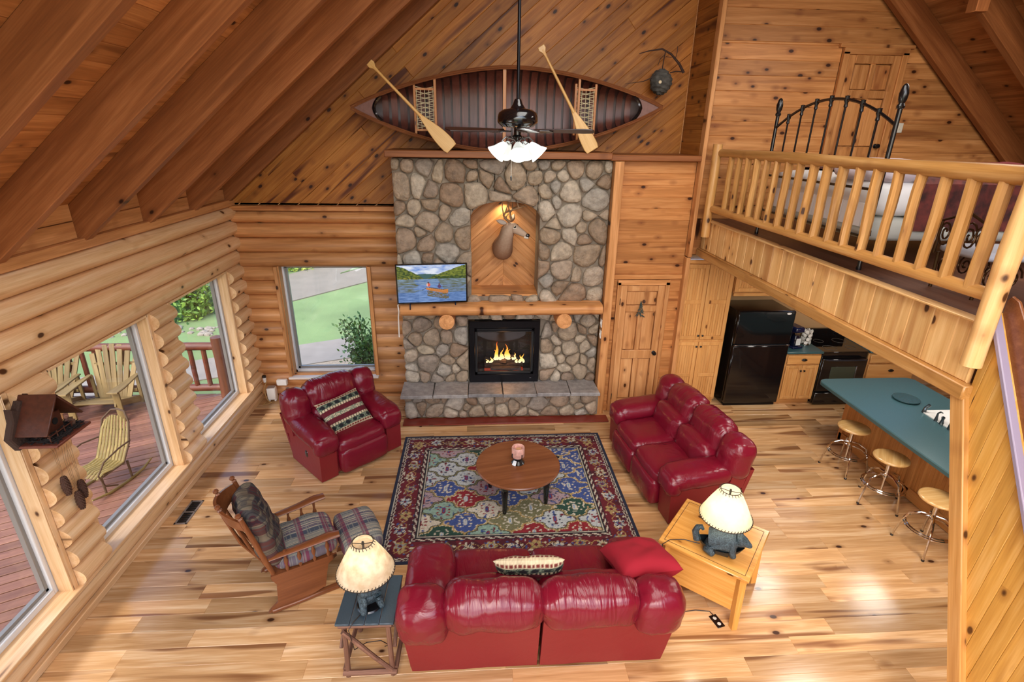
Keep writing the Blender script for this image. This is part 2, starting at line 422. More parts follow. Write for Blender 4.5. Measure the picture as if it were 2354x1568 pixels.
def leather(name, col, rough=.3, fold=.35, fs=7.0, stretch=(1, 1, 1), spec=.5):
    if name in _mats: return _mats[name]
    m, N, L, B = nodes_of(name); tc = N.new('ShaderNodeTexCoord')
    mp = N.new('ShaderNodeMapping'); mp.inputs['Scale'].default_value = stretch; L.new(tc.outputs['Object'], mp.inputs['Vector'])
    n = N.new('ShaderNodeTexNoise'); n.inputs['Scale'].default_value = fs; n.inputs['Detail'].default_value = 3; n.inputs['Distortion'].default_value = 1.2; L.new(mp.outputs[0], n.inputs['Vector'])
    v = N.new('ShaderNodeTexVoronoi'); v.inputs['Scale'].default_value = 140; L.new(tc.outputs['Object'], v.inputs['Vector'])
    b1 = N.new('ShaderNodeBump'); b1.inputs['Strength'].default_value = fold; b1.inputs['Distance'].default_value = .03; L.new(n.outputs['Fac'], b1.inputs['Height'])
    b2 = N.new('ShaderNodeBump'); b2.inputs['Strength'].default_value = .06; b2.inputs['Distance'].default_value = .003; L.new(v.outputs['Distance'], b2.inputs['Height']); L.new(b1.outputs[0], b2.inputs['Normal'])
    L.new(b2.outputs[0], B.inputs['Normal']); setc(B.inputs['Base Color'], srgb(col)); B.inputs['Roughness'].default_value = rough
    B.inputs['Specular IOR Level'].default_value = spec
    _mats[name] = m; return m

def vcol(name, rough=.9, emit=0.0, bump=0.0, bscale=200):
    if name in _mats: return _mats[name]
    m, N, L, B = nodes_of(name); a = N.new('ShaderNodeVertexColor'); a.layer_name = 'Col'
    L.new(a.outputs[0], B.inputs['Base Color']); B.inputs['Roughness'].default_value = rough
    if emit:
        setc(B.inputs['Base Color'], (.01, .01, .01, 1)); L.remove(B.inputs['Base Color'].links[0])
        L.new(a.outputs[0], B.inputs['Emission Color']); B.inputs['Emission Strength'].default_value = emit
    if bump:
        tc = N.new('ShaderNodeTexCoord'); n = N.new('ShaderNodeTexNoise'); n.inputs['Scale'].default_value = bscale; L.new(tc.outputs['Object'], n.inputs['Vector'])
        bp = N.new('ShaderNodeBump'); bp.inputs['Strength'].default_value = bump; bp.inputs['Distance'].default_value = .005; L.new(n.outputs['Fac'], bp.inputs['Height']); L.new(bp.outputs[0], B.inputs['Normal'])
    _mats[name] = m; return m

def glass_mat():
    if 'window_glass' in _mats: return _mats['window_glass']
    m = bpy.data.materials.new('window_glass'); m.use_nodes = True; N = m.node_tree.nodes; L = m.node_tree.links
    N.remove(N['Principled BSDF']); o = N['Material Output']
    t = N.new('ShaderNodeBsdfTransparent'); g = N.new('ShaderNodeBsdfGlossy'); g.inputs['Roughness'].default_value = .02
    lw = N.new('ShaderNodeLayerWeight'); lw.inputs['Blend'].default_value = .5; mx = N.new('ShaderNodeMixShader')
    pw = N.new('ShaderNodeMath'); pw.operation = 'POWER'; pw.inputs[1].default_value = 4.0; L.new(lw.outputs['Facing'], pw.inputs[0])
    ma = N.new('ShaderNodeMath'); ma.operation = 'MULTIPLY_ADD'; ma.inputs[1].default_value = .35; ma.inputs[2].default_value = .03; L.new(pw.outputs[0], ma.inputs[0])
    L.new(ma.outputs[0], mx.inputs[0]); L.new(t.outputs[0], mx.inputs[1]); L.new(g.outputs[0], mx.inputs[2]); L.new(mx.outputs[0], o.inputs['Surface'])
    _mats['window_glass'] = m; return m

BLACK = plain('black_metal', '17161A', .32, .6)
IRON = plain('black_iron', '121214', .28, .3, coat=.4)
BLKPL = plain('black_enamel', '0E0E10', .16, 0, coat=.5)
CHROME = plain('chrome', 'D8D4D0', .10, 1.0)
WHITE = plain('white_plastic', 'E8E4DC', .4)
VINYL = plain('white_vinyl', 'DCDDDC', .35)
ALU = plain('grey_aluminium', '8E8A84', .45, .3)
GREENTOP = plain('green_laminate', '3C5C60', .30, 0, var=.15, vs=220)
MORTAR = plain('mortar', '857868', .9, bump=.4, bscale=90, var=.2)
LEA = leather('red_leather', '700F23', .27, .4, 5.0)
LEAF = leather('red_leather_gathered', '700F23', .25, .6, 3.0, (3.4, .6, .6))
LEAB = leather('red_leatherette', '7C1C22', .42, .08, 5.0)
STONE = stone_mat('field_stone', ['86705A', '9C8870', 'AC9C86', '8E745C', 'B8AA96', '9C9488', '866E58', 'AE9E86'], bump=.9)
SLAB = stone_mat('slate_slab', ['8E8884', '9A948E', '7E7A78'], .45, .3)
# ================================================================== THE ROOM
UP = V((0, 0, 1)); XP = V((1, 0, 0)); YP = V((0, 1, 0))
PINE = wood('pine'); PWALL = wood('pinewall'); LOG = wood('log'); LOGB = wood('logback')
SLOPE = 10/12; RA = math.atan(SLOPE)
XLW, YBW, RIDGE = -3.5, 7.82, 2.26
def roof_z(x): return 3.37+SLOPE*(x-XLW) if x <= RIDGE else 3.37+SLOPE*(RIDGE-XLW)-SLOPE*(x-RIDGE)

# ---- floor
floor = structure(MB().box((2.25, 3.2, -0.06), (11.7, 9.6, 0.08)).build('floor', wood('floor'), smooth=False))
pl = boards(None, 'plank', wood('floor'), frame((0, 0, -0.02), XP, YP, UP), [(-3.5, -1.5), (8, -1.5), (8, 7.85), (-3.5, 7.85)], 0, .165, .02, .0022, seg=1.25)
def fscore(it):
    p = it[2].translation; d = (p-V((0, 0, 4.0))); fw = d.dot(_f)
    u = d.dot(_r2)/max(fw, .1)*FPX+1177; v = 784-d.dot(_u2)/max(fw, .1)*FPX
    vis = fw > .5 and -150 < u < 2400 and 830 < v < 1640 and p.y < 7.3 and not (p.x > 4.0 and u > 2200) and not (p.x > 5.6)
    return (0 if vis else 100)+p.y*.2+abs(p.x)*.1
pl.sort(key=fscore)
for a, mb, X in pl[:300]: mb.build('plank', wood('floor'), floor, X)
big = MB()
for a, mb, X in pl[300:]: big.add(mb.v, mb.f, X)
stuff(big.build('planks', wood('floor'), floor))

# ---- log walls
PIT, ZB = .2117, .27
def log_piece(length, pitch, bulge, taper_ends=(0, 0)):
    mb = MB(); n = 9; prof = []
    for i in range(n+1):
        t = -1+2*i/n; prof.append((bulge*(1-abs(t)**2.3), pitch/2*t*.995))
    prof = [(-.03, -pitch/2*.99)]+prof+[(-.03, pitch/2*.99)]; m = len(prof); rings = []
    segs = max(2, int(length/.5)+1)
    for s in range(segs+1):
        x = length*s/segs; w = 1+.05*noise.noise(V((x*1.3, pitch*31, length*7)))
        rings += [(x, y*w, z) for y, z in prof]
    fs = [(s*m+k, s*m+k+1, (s+1)*m+k+1, (s+1)*m+k) for s in range(segs) for k in range(m-1)]
    fs += [tuple(range(m))[::-1], tuple(range(segs*m, segs*m+m))]
    fs = [f[::-1] for f in fs]
    return mb.add(rings, fs)
def add_log(parent, a, b, nrm, zc, pitch, bulge, mat):
    nrm = V(nrm); d = nrm.cross(UP); a, b = V(a), V(b)
    st = a if (b-a).dot(d) > 0 else b
    log_piece((b-a).length, pitch, bulge).build('log', mat, parent, frame((st.x, st.y, zc), d, nrm, UP), ang=50)

wl_ = MB()
for y0, y1, z0, z1 in ((-1.5, 2.24, 0, 3.05), (3.66, 4.08, .2, 2.2), (5.5, 5.92, .2, 2.2), (7.36, 8.1, .2, 2.2), (2.24, 8.1, 2.175, 3.4), (2.24, 8.1, -.1, .30)):
    wl_.box((-3.62, (y0+y1)/2, (z0+z1)/2), (.2, y1-y0, z1-z0), b=0)
wall_left = structure(wl_.build('wall_left', PINE, smooth=False))
for y0, y1 in ((3.70, 4.05), (5.53, 5.90), (7.39, 7.83), (-1.2, 2.22)):
    for k in range(9):
        j = random.uniform(-.015, .015) if k % 2 else 0
        add_log(wall_left, (XLW, y0, 0), (XLW, y1+j, 0), XP, ZB+PIT*(k+.5), PIT, .095, LOG)
for k in range(9, 13):
    add_log(wall_left, (XLW, -1.2, 0), (XLW, 7.83, 0), XP, ZB+PIT*(k+.5), PIT, (.06 if k == 9 else .115), LOG)
add_log(wall_left, (XLW, -1.2, 0), (XLW, 7.83, 0), XP, .165, .19, .055, LOG)
MB().box((-3.47, 3.3, .035), (.06, 9.0, .07), b=.006).build('shoe_trim', wood('log', 'y'), wall_left)
MB().box((-3.46, 3.3, 3.06), (.10, 9.1, .09), b=.006).build('plate_trim', wood('pine', 'y'), wall_left)
MB().box((-3.53, 3.3, .285), (.19, 9.0, .035), b=.006).build('sill_board', wood('log', 'y'), wall_left)
RY = [.1, 1.1, 2.08, 3.02, 3.93, 4.86, 5.83, 6.78, 7.74]            # rafter stations
for i in range(len(RY)-1):
    y0, y1 = RY[i]+.045, RY[i+1]-.045
    for z0, z1 in ((3.105, 3.25), (3.255, 3.42)):
        MB().box((-3.485, (y0+y1)/2, (z0+z1)/2), (.03, y1-y0, z1-z0), b=.004).build('blocking_board', wood('pine', 'y'), wall_left)

wb = MB()
for x0, x1, z0, z1 in ((-3.7, -2.95, 0, 3.05), (-1.63, -1.0, 0, 3.05), (-2.95, -1.63, 0, .38), (-2.95, -1.63, 2.14, 3.05), (-1.05, 3.0, 0, 3.05)):
    wb.box(((x0+x1)/2, 7.94, (z0+z1)/2), (x1-x0, .2, z1-z0), b=0)
wb.prism([(-3.6, 3.02), (3.1, 3.02), (3.1, 7.4), (RIDGE, 8.15), (-3.6, 3.3)], 0, .1, frame((0, 7.96, 0), XP, UP, -YP))
wall_back = structure(wb.build('wall_back', LOGB, smooth=False))
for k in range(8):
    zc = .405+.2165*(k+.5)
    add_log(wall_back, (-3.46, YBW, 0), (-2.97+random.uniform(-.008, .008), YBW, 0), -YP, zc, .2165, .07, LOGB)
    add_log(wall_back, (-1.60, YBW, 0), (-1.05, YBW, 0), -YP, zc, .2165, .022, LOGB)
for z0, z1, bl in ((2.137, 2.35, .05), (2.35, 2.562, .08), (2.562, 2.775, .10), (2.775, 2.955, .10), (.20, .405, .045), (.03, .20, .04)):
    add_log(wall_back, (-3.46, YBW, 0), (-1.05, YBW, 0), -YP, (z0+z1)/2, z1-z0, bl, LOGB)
MB().box((-2.25, 7.775, 2.99), (2.5, .09, .07), b=.006).build('cap_trim', wood('pinewall'), wall_back)
MB().box((-2.25, 7.78, .012), (2.4, .05, .03), b=.006).build('shoe_trim', LOGB, wall_back)
boards(wall_back, 'diagonal_board', wood('gable'), frame((0, 7.86, 0), XP, UP, -YP), [(-3.45, 3.02), (2.92, 3.02), (2.92, 7.45), (RIDGE, 8.1), (-3.45, 3.4)], RA, .175, .02, .005, seg=3.2)

# ---- windows
def win_left(i, y0, y1):
    z0, z1 = .30, 2.175
    f = MB()
    for a, b, c, d in ((y0, y0+.055, z0, z1), (y1-.055, y1, z0, z1), (y0+.05, y1-.05, z0, z0+.055), (y0+.05, y1-.05, z1-.04, z1)):
        f.box((-3.655, (a+b)/2, (c+d)/2), (.09, b-a, d-c), b=.006)
    w = structure(f.build('window_%d' % i, VINYL))
    s = MB(); a0, a1, c0, c1 = y0+.05, y1-.05, z0+.05, z1-.035
    for a, b, c, d in ((a0, a0+.035, c0, c1), (a1-.035, a1, c0, c1), (a0, a1, c0, c0+.035), (a0, a1, c1-.03, c1)):
        s.box((-3.668, (a+b)/2, (c+d)/2), (.045, b-a, d-c), b=.004)
    s.build('sash', ALU, w)
    MB().box((-3.675, (y0+y1)/2, (z0+z1)/2), (.006, y1-y0-.16, z1-z0-.14), b=0).build('pane', glass_mat(), w)
    for yy in (y0+.012, y1-.012): MB().box((-3.545, yy, (z0+z1)/2), (.12, .025, z1-z0), b=.003).build('jamb_board', wood('log', 'z'), w)
    MB().box((-3.545, (y0+y1)/2, z1-.012), (.12, y1-y0, .025), b=.003).build('head_board', wood('log', 'y'), w)
    for yy in (y0-.012, y1+.012): MB().box((-3.492, yy, (z0+z1)/2), (.02, .05, z1-z0), b=.003).build('casing', wood('log', 'z'), w)
win_left(1, 5.92, 7.36); win_left(2, 4.08, 5.50); win_left(3, 2.24, 3.66)
f = MB(); x0, x1, z0, z1 = -2.95, -1.63, .38, 2.14
for a, b, c, d in ((x0, x0+.05, z0, z1), (x1-.03, x1, z0, z1), (x0, x1, z0, z0+.05), (x0, x1, z1-.03, z1)):
    f.box(((a+b)/2, 7.965, (c+d)/2), (b-a, .10, d-c), b=.006)
w4 = structure(f.build('window_4', VINYL)); s = MB()
for a, b, c, d in ((x0+.045, x0+.085, z0+.04, z1-.03), (x1-.06, x1-.025, z0+.04, z1-.03), (x0+.045, x1-.03, z0+.045, z0+.085), (x0+.045, x1-.03, z1-.055, z1-.03)):
    s.box(((a+b)/2, 7.985, (c+d)/2), (b-a, .05, d-c), b=.004)
s.build('sash', ALU, w4)
MB().box((-2.29, 7.995, 1.26), (1.18, .006, 1.62), b=0).build('pane', glass_mat(), w4)
for xx in (x0-.0, x1+.005): MB().box((xx+(.012 if xx < -2 else -.012), 7.86, 1.26), (.028, .14, 1.77), b=.003).build('jamb_board', wood('pine', 'z'), w4)
MB().box((x0-.015, 7.775, 1.26), (.05, .06, 1.77), b=.004).build('casing', wood('pine', 'z'), w4)
MB().box((x1+.02, 7.785, 1.26), (.05, .05, 1.77), b=.004).build('casing', wood('pine', 'z'), w4)
MB().box((-2.29, 7.80, .36), (1.40, .20, .035), b=.006).build('window_sill', plain('sill_paint', 'E4D8CC', .35), w4)

# ---- ceiling, rafters
cl = MB()
nl = V((SLOPE, 0, -1)).normalized(); nr = V((-SLOPE, 0, -1)).normalized()
zr = roof_z(RIDGE)
for xa, za, xb, zb in ((-4.6, roof_z(-4.6), RIDGE, zr), (RIDGE, zr, 8.3, roof_z(8.3))):
    vs = []
    for x, z in ((xa, za), (xb, zb)):
        for y in (-1.6, 8.1):
            vs += [(x, y, z+.03), (x, y, z+.16)]
    cl.add(vs, [(0, 2, 6, 4), (1, 5, 7, 3), (0, 1, 3, 2), (4, 6, 7, 5), (0, 4, 5, 1), (2, 3, 7, 6)])
ceiling = structure(cl.build('ceiling', wood('ceiling', 'y'), smooth=False))
dl = V((1, 0, SLOPE)).normalized(); Ll = (RIDGE-XLW)/math.cos(RA)
boards(ceiling, 'ceiling_board', wood('ceiling'), frame((XLW, 0, 3.37+.028), YP, dl, nl), [(-1.5, 0), (7.86, 0), (7.86, Ll), (-1.5, Ll)], 0, .155, .022, .004)
dr = V((1, 0, -SLOPE)).normalized(); Lr = (8.2-RIDGE)/math.cos(RA)
boards(ceiling, 'ceiling_board', wood('ceiling'), frame((RIDGE, 0, zr+.028), YP, dr, nr), [(-1.5, 0), (7.86, 0), (7.86, Lr), (-1.5, Lr)], 0, .165, .022, .004)
rl = Ll+.6
rm = MB().prism([(0, -.275), (rl, -.275), (rl, 0), (0, 0)], -.045, .045, b=.004).mesh('rafter', wood('rafter'))
for y in RY:                                                        # local x along the slope, local y up
    up = V((-SLOPE, 0, 1)).normalized()
    place('rafter', rm, ceiling, frame((XLW-.45, y, roof_z(XLW-.45)), dl, up, dl.cross(up)))
rr = MB().prism([(0, -.275), (Lr, -.275), (Lr, 0), (0, 0)], -.045, .045, b=.004).mesh('rafter', wood('rafter'))
for y in (7.06, 6.10, 5.1, 4.1, 3.1, 2.1, 1.1, .1):
    up = V((SLOPE, 0, 1)).normalized()
    place('rafter', rr, ceiling, frame((RIDGE, y, zr), dr, up, dr.cross(up)))

# ---- closet wall, loft walls, kitchen walls, rear wall
wc = MB().box((2.42, 7.22, 1.9), (1.14, .06, 3.7), b=0)
wall_closet = structure(wc.build('wall_closet', PWALL, smooth=False))
Fc = frame((0, 7.19, 0), XP, UP, -YP)
for x0, x1, z0, z1 in ((1.92, 2.0, .1, 2.10), (2.76, 2.93, .1, 2.10), (1.92, 2.93, 2.18, 3.70)):
    boards(wall_closet, 'wall_board', PWALL, Fc, [(x0, z0), (x1, z0), (x1, z1), (x0, z1)], 0, .152, .02, .005)
MB().box((2.42, 7.165, 2.145), (1.02, .05, .07), b=.004).build('rail_trim', PWALL, wall_closet)
MB().box((1.857, 7.12, 1.85), (.12, .16, 3.70), b=.005).build('corner_trim', wood('pine', 'z'), wall_closet)
MB().box((2.955, 7.10, 4.6), (.055, .12, 4.3), b=.005).build('corner_trim', wood('pine', 'z'), wall_closet)
MB().box((2.95, 7.13, 1.22), (.06, .14, 2.44), b=.005).build('corner_trim', wood('pine', 'z'), wall_closet)
for x0, x1 in ((1.92, 2.0), (2.76, 2.93)): MB().box(((x0+x1)/2, 7.155, .06), (x1-x0, .03, .12), b=.004).build('baseboard', PWALL, wall_closet)
ret = structure(MB().box((2.98, 7.5, 5.6), (.05, .74, 4.2), b=0).build('wall_return', wood('gable', 'y'), smooth=False))
boards(ret, 'wall_board', wood('gable'), frame((2.955, 0, 0), -YP, UP, -XP), [(-7.86, 3.78), (-7.14, 3.78), (-7.14, 7.5), (-7.86, 7.5)], 0, .16, .02, .005)

# closet door
d1 = MB()
for x0, x1, z0, z1, t in ((2.05, 2.15, .02, 2.02, .05), (2.60, 2.70, .02, 2.02, .05), (2.15, 2.60, 1.93, 2.02, .05), (2.15, 2.60, 1.62, 1.72, .05), (2.15, 2.60, .88, 1.02, .05), (2.15, 2.60, .02, .20, .05), (2.34, 2.41, .20, .88, .05), (2.34, 2.41, 1.02, 1.62, .05)):
    d1.box(((x0+x1)/2, 7.165, (z0+z1)/2), (x1-x0, t, z1-z0), b=.008)
door1 = structure(d1.build('door_1', wood('door', 'z')))
for x0, x1, z0, z1 in ((2.15, 2.60, 1.72, 1.93), (2.15, 2.34, 1.02, 1.62), (2.41, 2.60, 1.02, 1.62), (2.15, 2.34, .20, .88), (2.41, 2.60, .20, .88)):
    MB().box(((x0+x1)/2, 7.178, (z0+z1)/2), (x1-x0-.012, .03, z1-z0-.012), b=.012).build('panel', wood('door', 'z'), door1)
for x0, x1, z0, z1, ax in ((2.0, 2.05, 0, 2.07, 'z'), (2.70, 2.76, 0, 2.07, 'z'), (2.0, 2.76, 2.025, 2.10, 'x')):
    MB().box(((x0+x1)/2, 7.15, (z0+z1)/2), (x1-x0, .045, z1-z0), b=.005).build('casing', wood('pine', ax), door1)
kn = MB().lathe([(.028, 0), (.030, .008), (.012, .014), (.012, .032), (.026, .04), (.031, .055), (.026, .068), (0, .072)], 14, tr(2.635, 7.14, .98) @ rotx(PI/2))
kn.build('door_knob', IRON, door1)
for z in (.25, 1.78): MB().box((2.052, 7.135, z), (.014, .012, .10), b=.003).build('hinge', IRON, door1)

# loft back wall with its door
LZ = 2.96
lw = MB().prism([(2.95, 2.46), (8.2, 2.46), (8.2, roof_z(8.2)), (2.95, roof_z(2.95))], 0, .06, frame((0, 7.26, 0), XP, UP, -YP))
wall_loft = structure(lw.build('wall_loft', PWALL, smooth=False))
Fl = frame((0, 7.195, 0), XP, UP, -YP)
def zt(x): return roof_z(x)-.02
for poly in ([(2.97, LZ), (4.6, LZ), (4.6, 5.12), (2.97, 5.12)], [(5.44, LZ), (8.1, LZ), (8.1, zt(8.1)), (5.85, zt(5.85)), (5.44, 5.12)], [(2.97, 5.12), (5.86, 5.12), (5.86, zt(5.86)), (2.97, zt(2.97))]):
    poly = [p for p in poly if True]
    boards(wall_loft, 'wall_board', PWALL, Fl, poly, 0, .178, .02, .005)
d2 = MB(); a0, a1 = 4.68, 5.38
for x0, x1, z0, z1 in ((a0, a0+.1, LZ, 5.0), (a1-.1, a1, LZ, 5.0), (a0+.1, a1-.1, 4.90, 5.0), (a0+.1, a1-.1, 4.50, 4.60), (a0+.1, a1-.1, 3.78, 3.92), (a0+.1, a1-.1, LZ, 3.15), (5.0, 5.07, 3.15, 3.78), (5.0, 5.07, 3.92, 4.50), (5.0, 5.07, 4.60, 4.90)):
    d2.box(((x0+x1)/2, 7.165, (z0+z1)/2), (x1-x0, .05, z1-z0), b=.008)
door2 = structure(d2.build('door_2', wood('pinewall', 'z')))
for x0, x1 in ((a0+.1, 5.0), (5.07, a1-.1)):
    for z0, z1 in ((4.60, 4.90), (3.92, 4.50), (3.15, 3.78)):
        MB().box(((x0+x1)/2, 7.175, (z0+z1)/2), (x1-x0-.012, .035, z1-z0-.012), b=.016).build('panel', wood('pinewall', 'z'), door2)
for x0, x1, z0, z1, ax in ((4.60, 4.68, LZ, 5.03, 'z'), (5.38, 5.46, LZ, 5.03, 'z'), (4.60, 5.46, 5.0, 5.08, 'x'), (4.54, 5.52, 5.075, 5.12, 'x')):
    MB().box(((x0+x1)/2, 7.15, (z0+z1)/2), (x1-x0, .05, z1-z0), b=.005).build('casing', wood('pinewall', ax), door2)
kn = MB().lathe([(.028, 0), (.030, .008), (.012, .014), (.012, .032), (.026, .04), (.031, .055), (.026, .068), (0, .072)], 14, tr(5.31, 7.14, 3.93) @ rotx(PI/2))
kn.build('door_knob', IRON, door2)
MB().box((4.675, 7.135, 4.65), (.014, .012, .10), b=.003).build('hinge', IRON, door2)

structure(MB().box((5.5, 7.92, 1.23), (5.2, .08, 2.46), b=0).build('wall_kitchen', plain('kitchen_wall', 'C9A070', .7), smooth=False))
structure(MB().box((8.1, 3.2, 1.6), (.1, 9.6, 3.6), b=0).build('wall_right', PWALL, smooth=False))
rw = MB()
for x0, x1, z0, z1 in ((-3.7, 8.2, -.1, .6), (-3.7, -2.4, .6, 3.3), (2.9, 8.2, .6, 4.0), (-2.4, 2.9, 2.4, 2.7)):
    rw.box(((x0+x1)/2, -1.55, (z0+z1)/2), (x1-x0, .1, z1-z0), b=0)
structure(rw.build('wall_rear', PWALL, smooth=False))

# ---- loft: floor slab, board face, railing
loft = structure(MB().box((5.65, 5.02, 2.72), (5.0, 4.35, .46), b=0).build('loft', wood('loftfloor', 'y'), smooth=False))
MB().box((5.65, 5.02, 2.955), (4.98, 4.32, .012), b=0).build('loft_floor', wood('loftfloor', 'y'), loft)
Fx = frame((3.15, 0, 0), -YP, UP, -XP)
boards(loft, 'face_board', wood('loftface', 'x'), Fx, [(-7.13, 2.56), (-2.84, 2.56), (-2.84, 2.955), (-7.13, 2.955)], PI/2, .19, .03, .007)
MB().box((3.12, 4.96, 2.51), (.10, 4.34, .10), b=.008).build('bottom_trim', wood('railing', 'y'), loft)
MB().box((3.13, 4.98, 2.962), (.10, 4.3, .014), b=.004).build('nosing', wood('loftface', 'y'), loft)
rail = thing('loft_railing', 'peeled log railing with log balusters along the loft edge', 'railing')
def peeled(p0, p1, r, n=10, seed=0, amp=.12, segs=8):
    p0, p1 = V(p0), V(p1); pts = []; rad = []
    for i in range(segs+1):
        t = i/segs; w = noise.noise(V((seed*5.3, t*2.2, 1))); w2 = noise.noise(V((seed*7.7, t*2.2, 9)))
        pts.append(p0.lerp(p1, t)+V((w, w2, w*.5))*r*.25); rad.append(r*(1+amp*noise.noise(V((seed*3.3, t*4, 4)))))
    return MB().tube(pts, rad, n)
peeled((3.1, 2.55, 3.825), (3.1, 6.92, 3.825), .052, 12, 3, .15, 14).build('top_rail', wood('railing', 'y'), rail)
peeled((3.1, 2.82, 3.135), (3.1, 6.9, 3.135), .046, 12, 5, .12, 14).build('bottom_rail', wood('railing', 'y'), rail)
for i in range(18):
    y = 6.55-.2085*i
    peeled((3.1, y, 3.14), (3.1, y, 3.80), random.uniform(.033, .042), 9, i+20, .10, 5).build('baluster', wood('railing', 'z'), rail)
peeled((3.06, 6.9, 2.76), (3.06, 6.9, 3.93), .058, 12, 44, .06, 6).build('post', wood('railing', 'z'), rail)
peeled((3.05, 2.79, 2.71), (3.05, 2.79, 4.6), .056, 14, 51, .10, 8).build('post', wood('loftface', 'z'), rail)

# ---- stair side: boarded wall, casing along its edge, cap, skirt and stair railing
st = MB().prism([(-2.82, 2.5), (-1.95, 0), (-1.05, 0), (-2.82, 3.04)], 0, .06, frame((3.21, 0, 0), -YP, UP, -XP))
wall_stair = structure(st.build('wall_stair', wood('stairwall', 'z'), smooth=False))
for poly in ([(-2.81, 2.5), (-1.97, 0.05), (-1.06, .05), (-2.81, 3.02)],):
    boards(wall_stair, 'wall_board', wood('stairwall'), frame((3.15, 0, 0), -YP, UP, -XP), clip(poly, 0, 0, 1), PI/2-.06, .088, .02, .004)
def bar(p0, p1, w, h, mat, name, parent, b=.006, side=None):
    p0, p1 = V(p0), V(p1); x = (p1-p0).normalized(); s = V(side or (1, 0, 0)); z = x.cross(s).normalized(); y = z.cross(x)
    return MB().box(((p1-p0).length/2, 0, 0), ((p1-p0).length, w, h), b=b).build(name, mat, parent, frame(p0, x, y, z))
bar((3.12, 2.86, 2.52), (3.12, 1.93, -.02), .06, .10, wood('railing'), 'edge_casing', wall_stair)
bar((3.125, 2.82, 3.04), (3.125, 1.06, -.02), .055, .03, plain('lilac_paint', '8E8296', .35), 'wall_cap', wall_stair)
MB().prism([(-2.82, 3.12), (-2.80, 3.15), (-2.75, 3.13), (-2.52, 2.82), (-1.6, 1.73), (-1.25, .40), (-2.82, 3.0)], -.008, .008, frame((3.18, 0, 0), -YP, UP, -XP), b=.004).build('stair_skirt', wood('coffee'), wall_stair)
srail = thing('stair_railing', 'peeled log balusters of the stair beside the nearest loft post', 'railing')
for i in range(7):
    y = 2.70-.085*i; z = 3.14-1.18*(2.8-y)
    peeled((3.32, y, z-.10), (3.32, y, z+.75), .034, 9, 70+i, .1, 5).build('baluster', wood('railing', 'z'), srail)
peeled((3.32, 2.82, 3.90), (3.32, 2.05, 3.0), .045, 10, 90, .1, 6).build('handrail', wood('railing', 'y'), srail)
brace = thing('roof_brace', 'knotty log brace under the roof above the loft', 'beam')
peeled((5.15, 5.6, 5.62), (6.6, 5.6, 4.25), .12, 12, 95, .15, 10).build('log', wood('railing', 'x'), brace)
MB().box((5.07, 5.85, 5.62), (.13, .13, .80), b=.006).build('post', wood('rafter', 'z'), brace)
# ================================================================== FIREPLACE
fp = thing('stone_fireplace', 'tall field stone fireplace with arched niche, log mantel and raised hearth', 'fireplace')
def nearest_on(poly, p):
    best = None
    for i in range(len(poly)):
        a, b = V(poly[i]), V(poly[(i+1) % len(poly)]); e = b-a; t = max(0, min(1, (V(p)-a).dot(e)/e.length_squared)); q = a+e*t
        d = (V(p)-q).length
        if best is None or d < best[0]: best = (d, q)
    return best
def inside(poly, p):
    poly = ccw(poly)
    return all((poly[(i+1) % len(poly)][0]-poly[i][0])*(p[1]-poly[i][1])-(poly[(i+1) % len(poly)][1]-poly[i][1])*(p[0]-poly[i][0]) >= 0 for i in range(len(poly)))
def chaikin(p, it=2):
    for _ in range(it):
        q = []
        for i in range(len(p)):
            a, b = V(p[i]), V(p[(i+1) % len(p)]); q += [tuple(a*.78+b*.22), tuple(a*.22+b*.78)]
        p = q
    return p
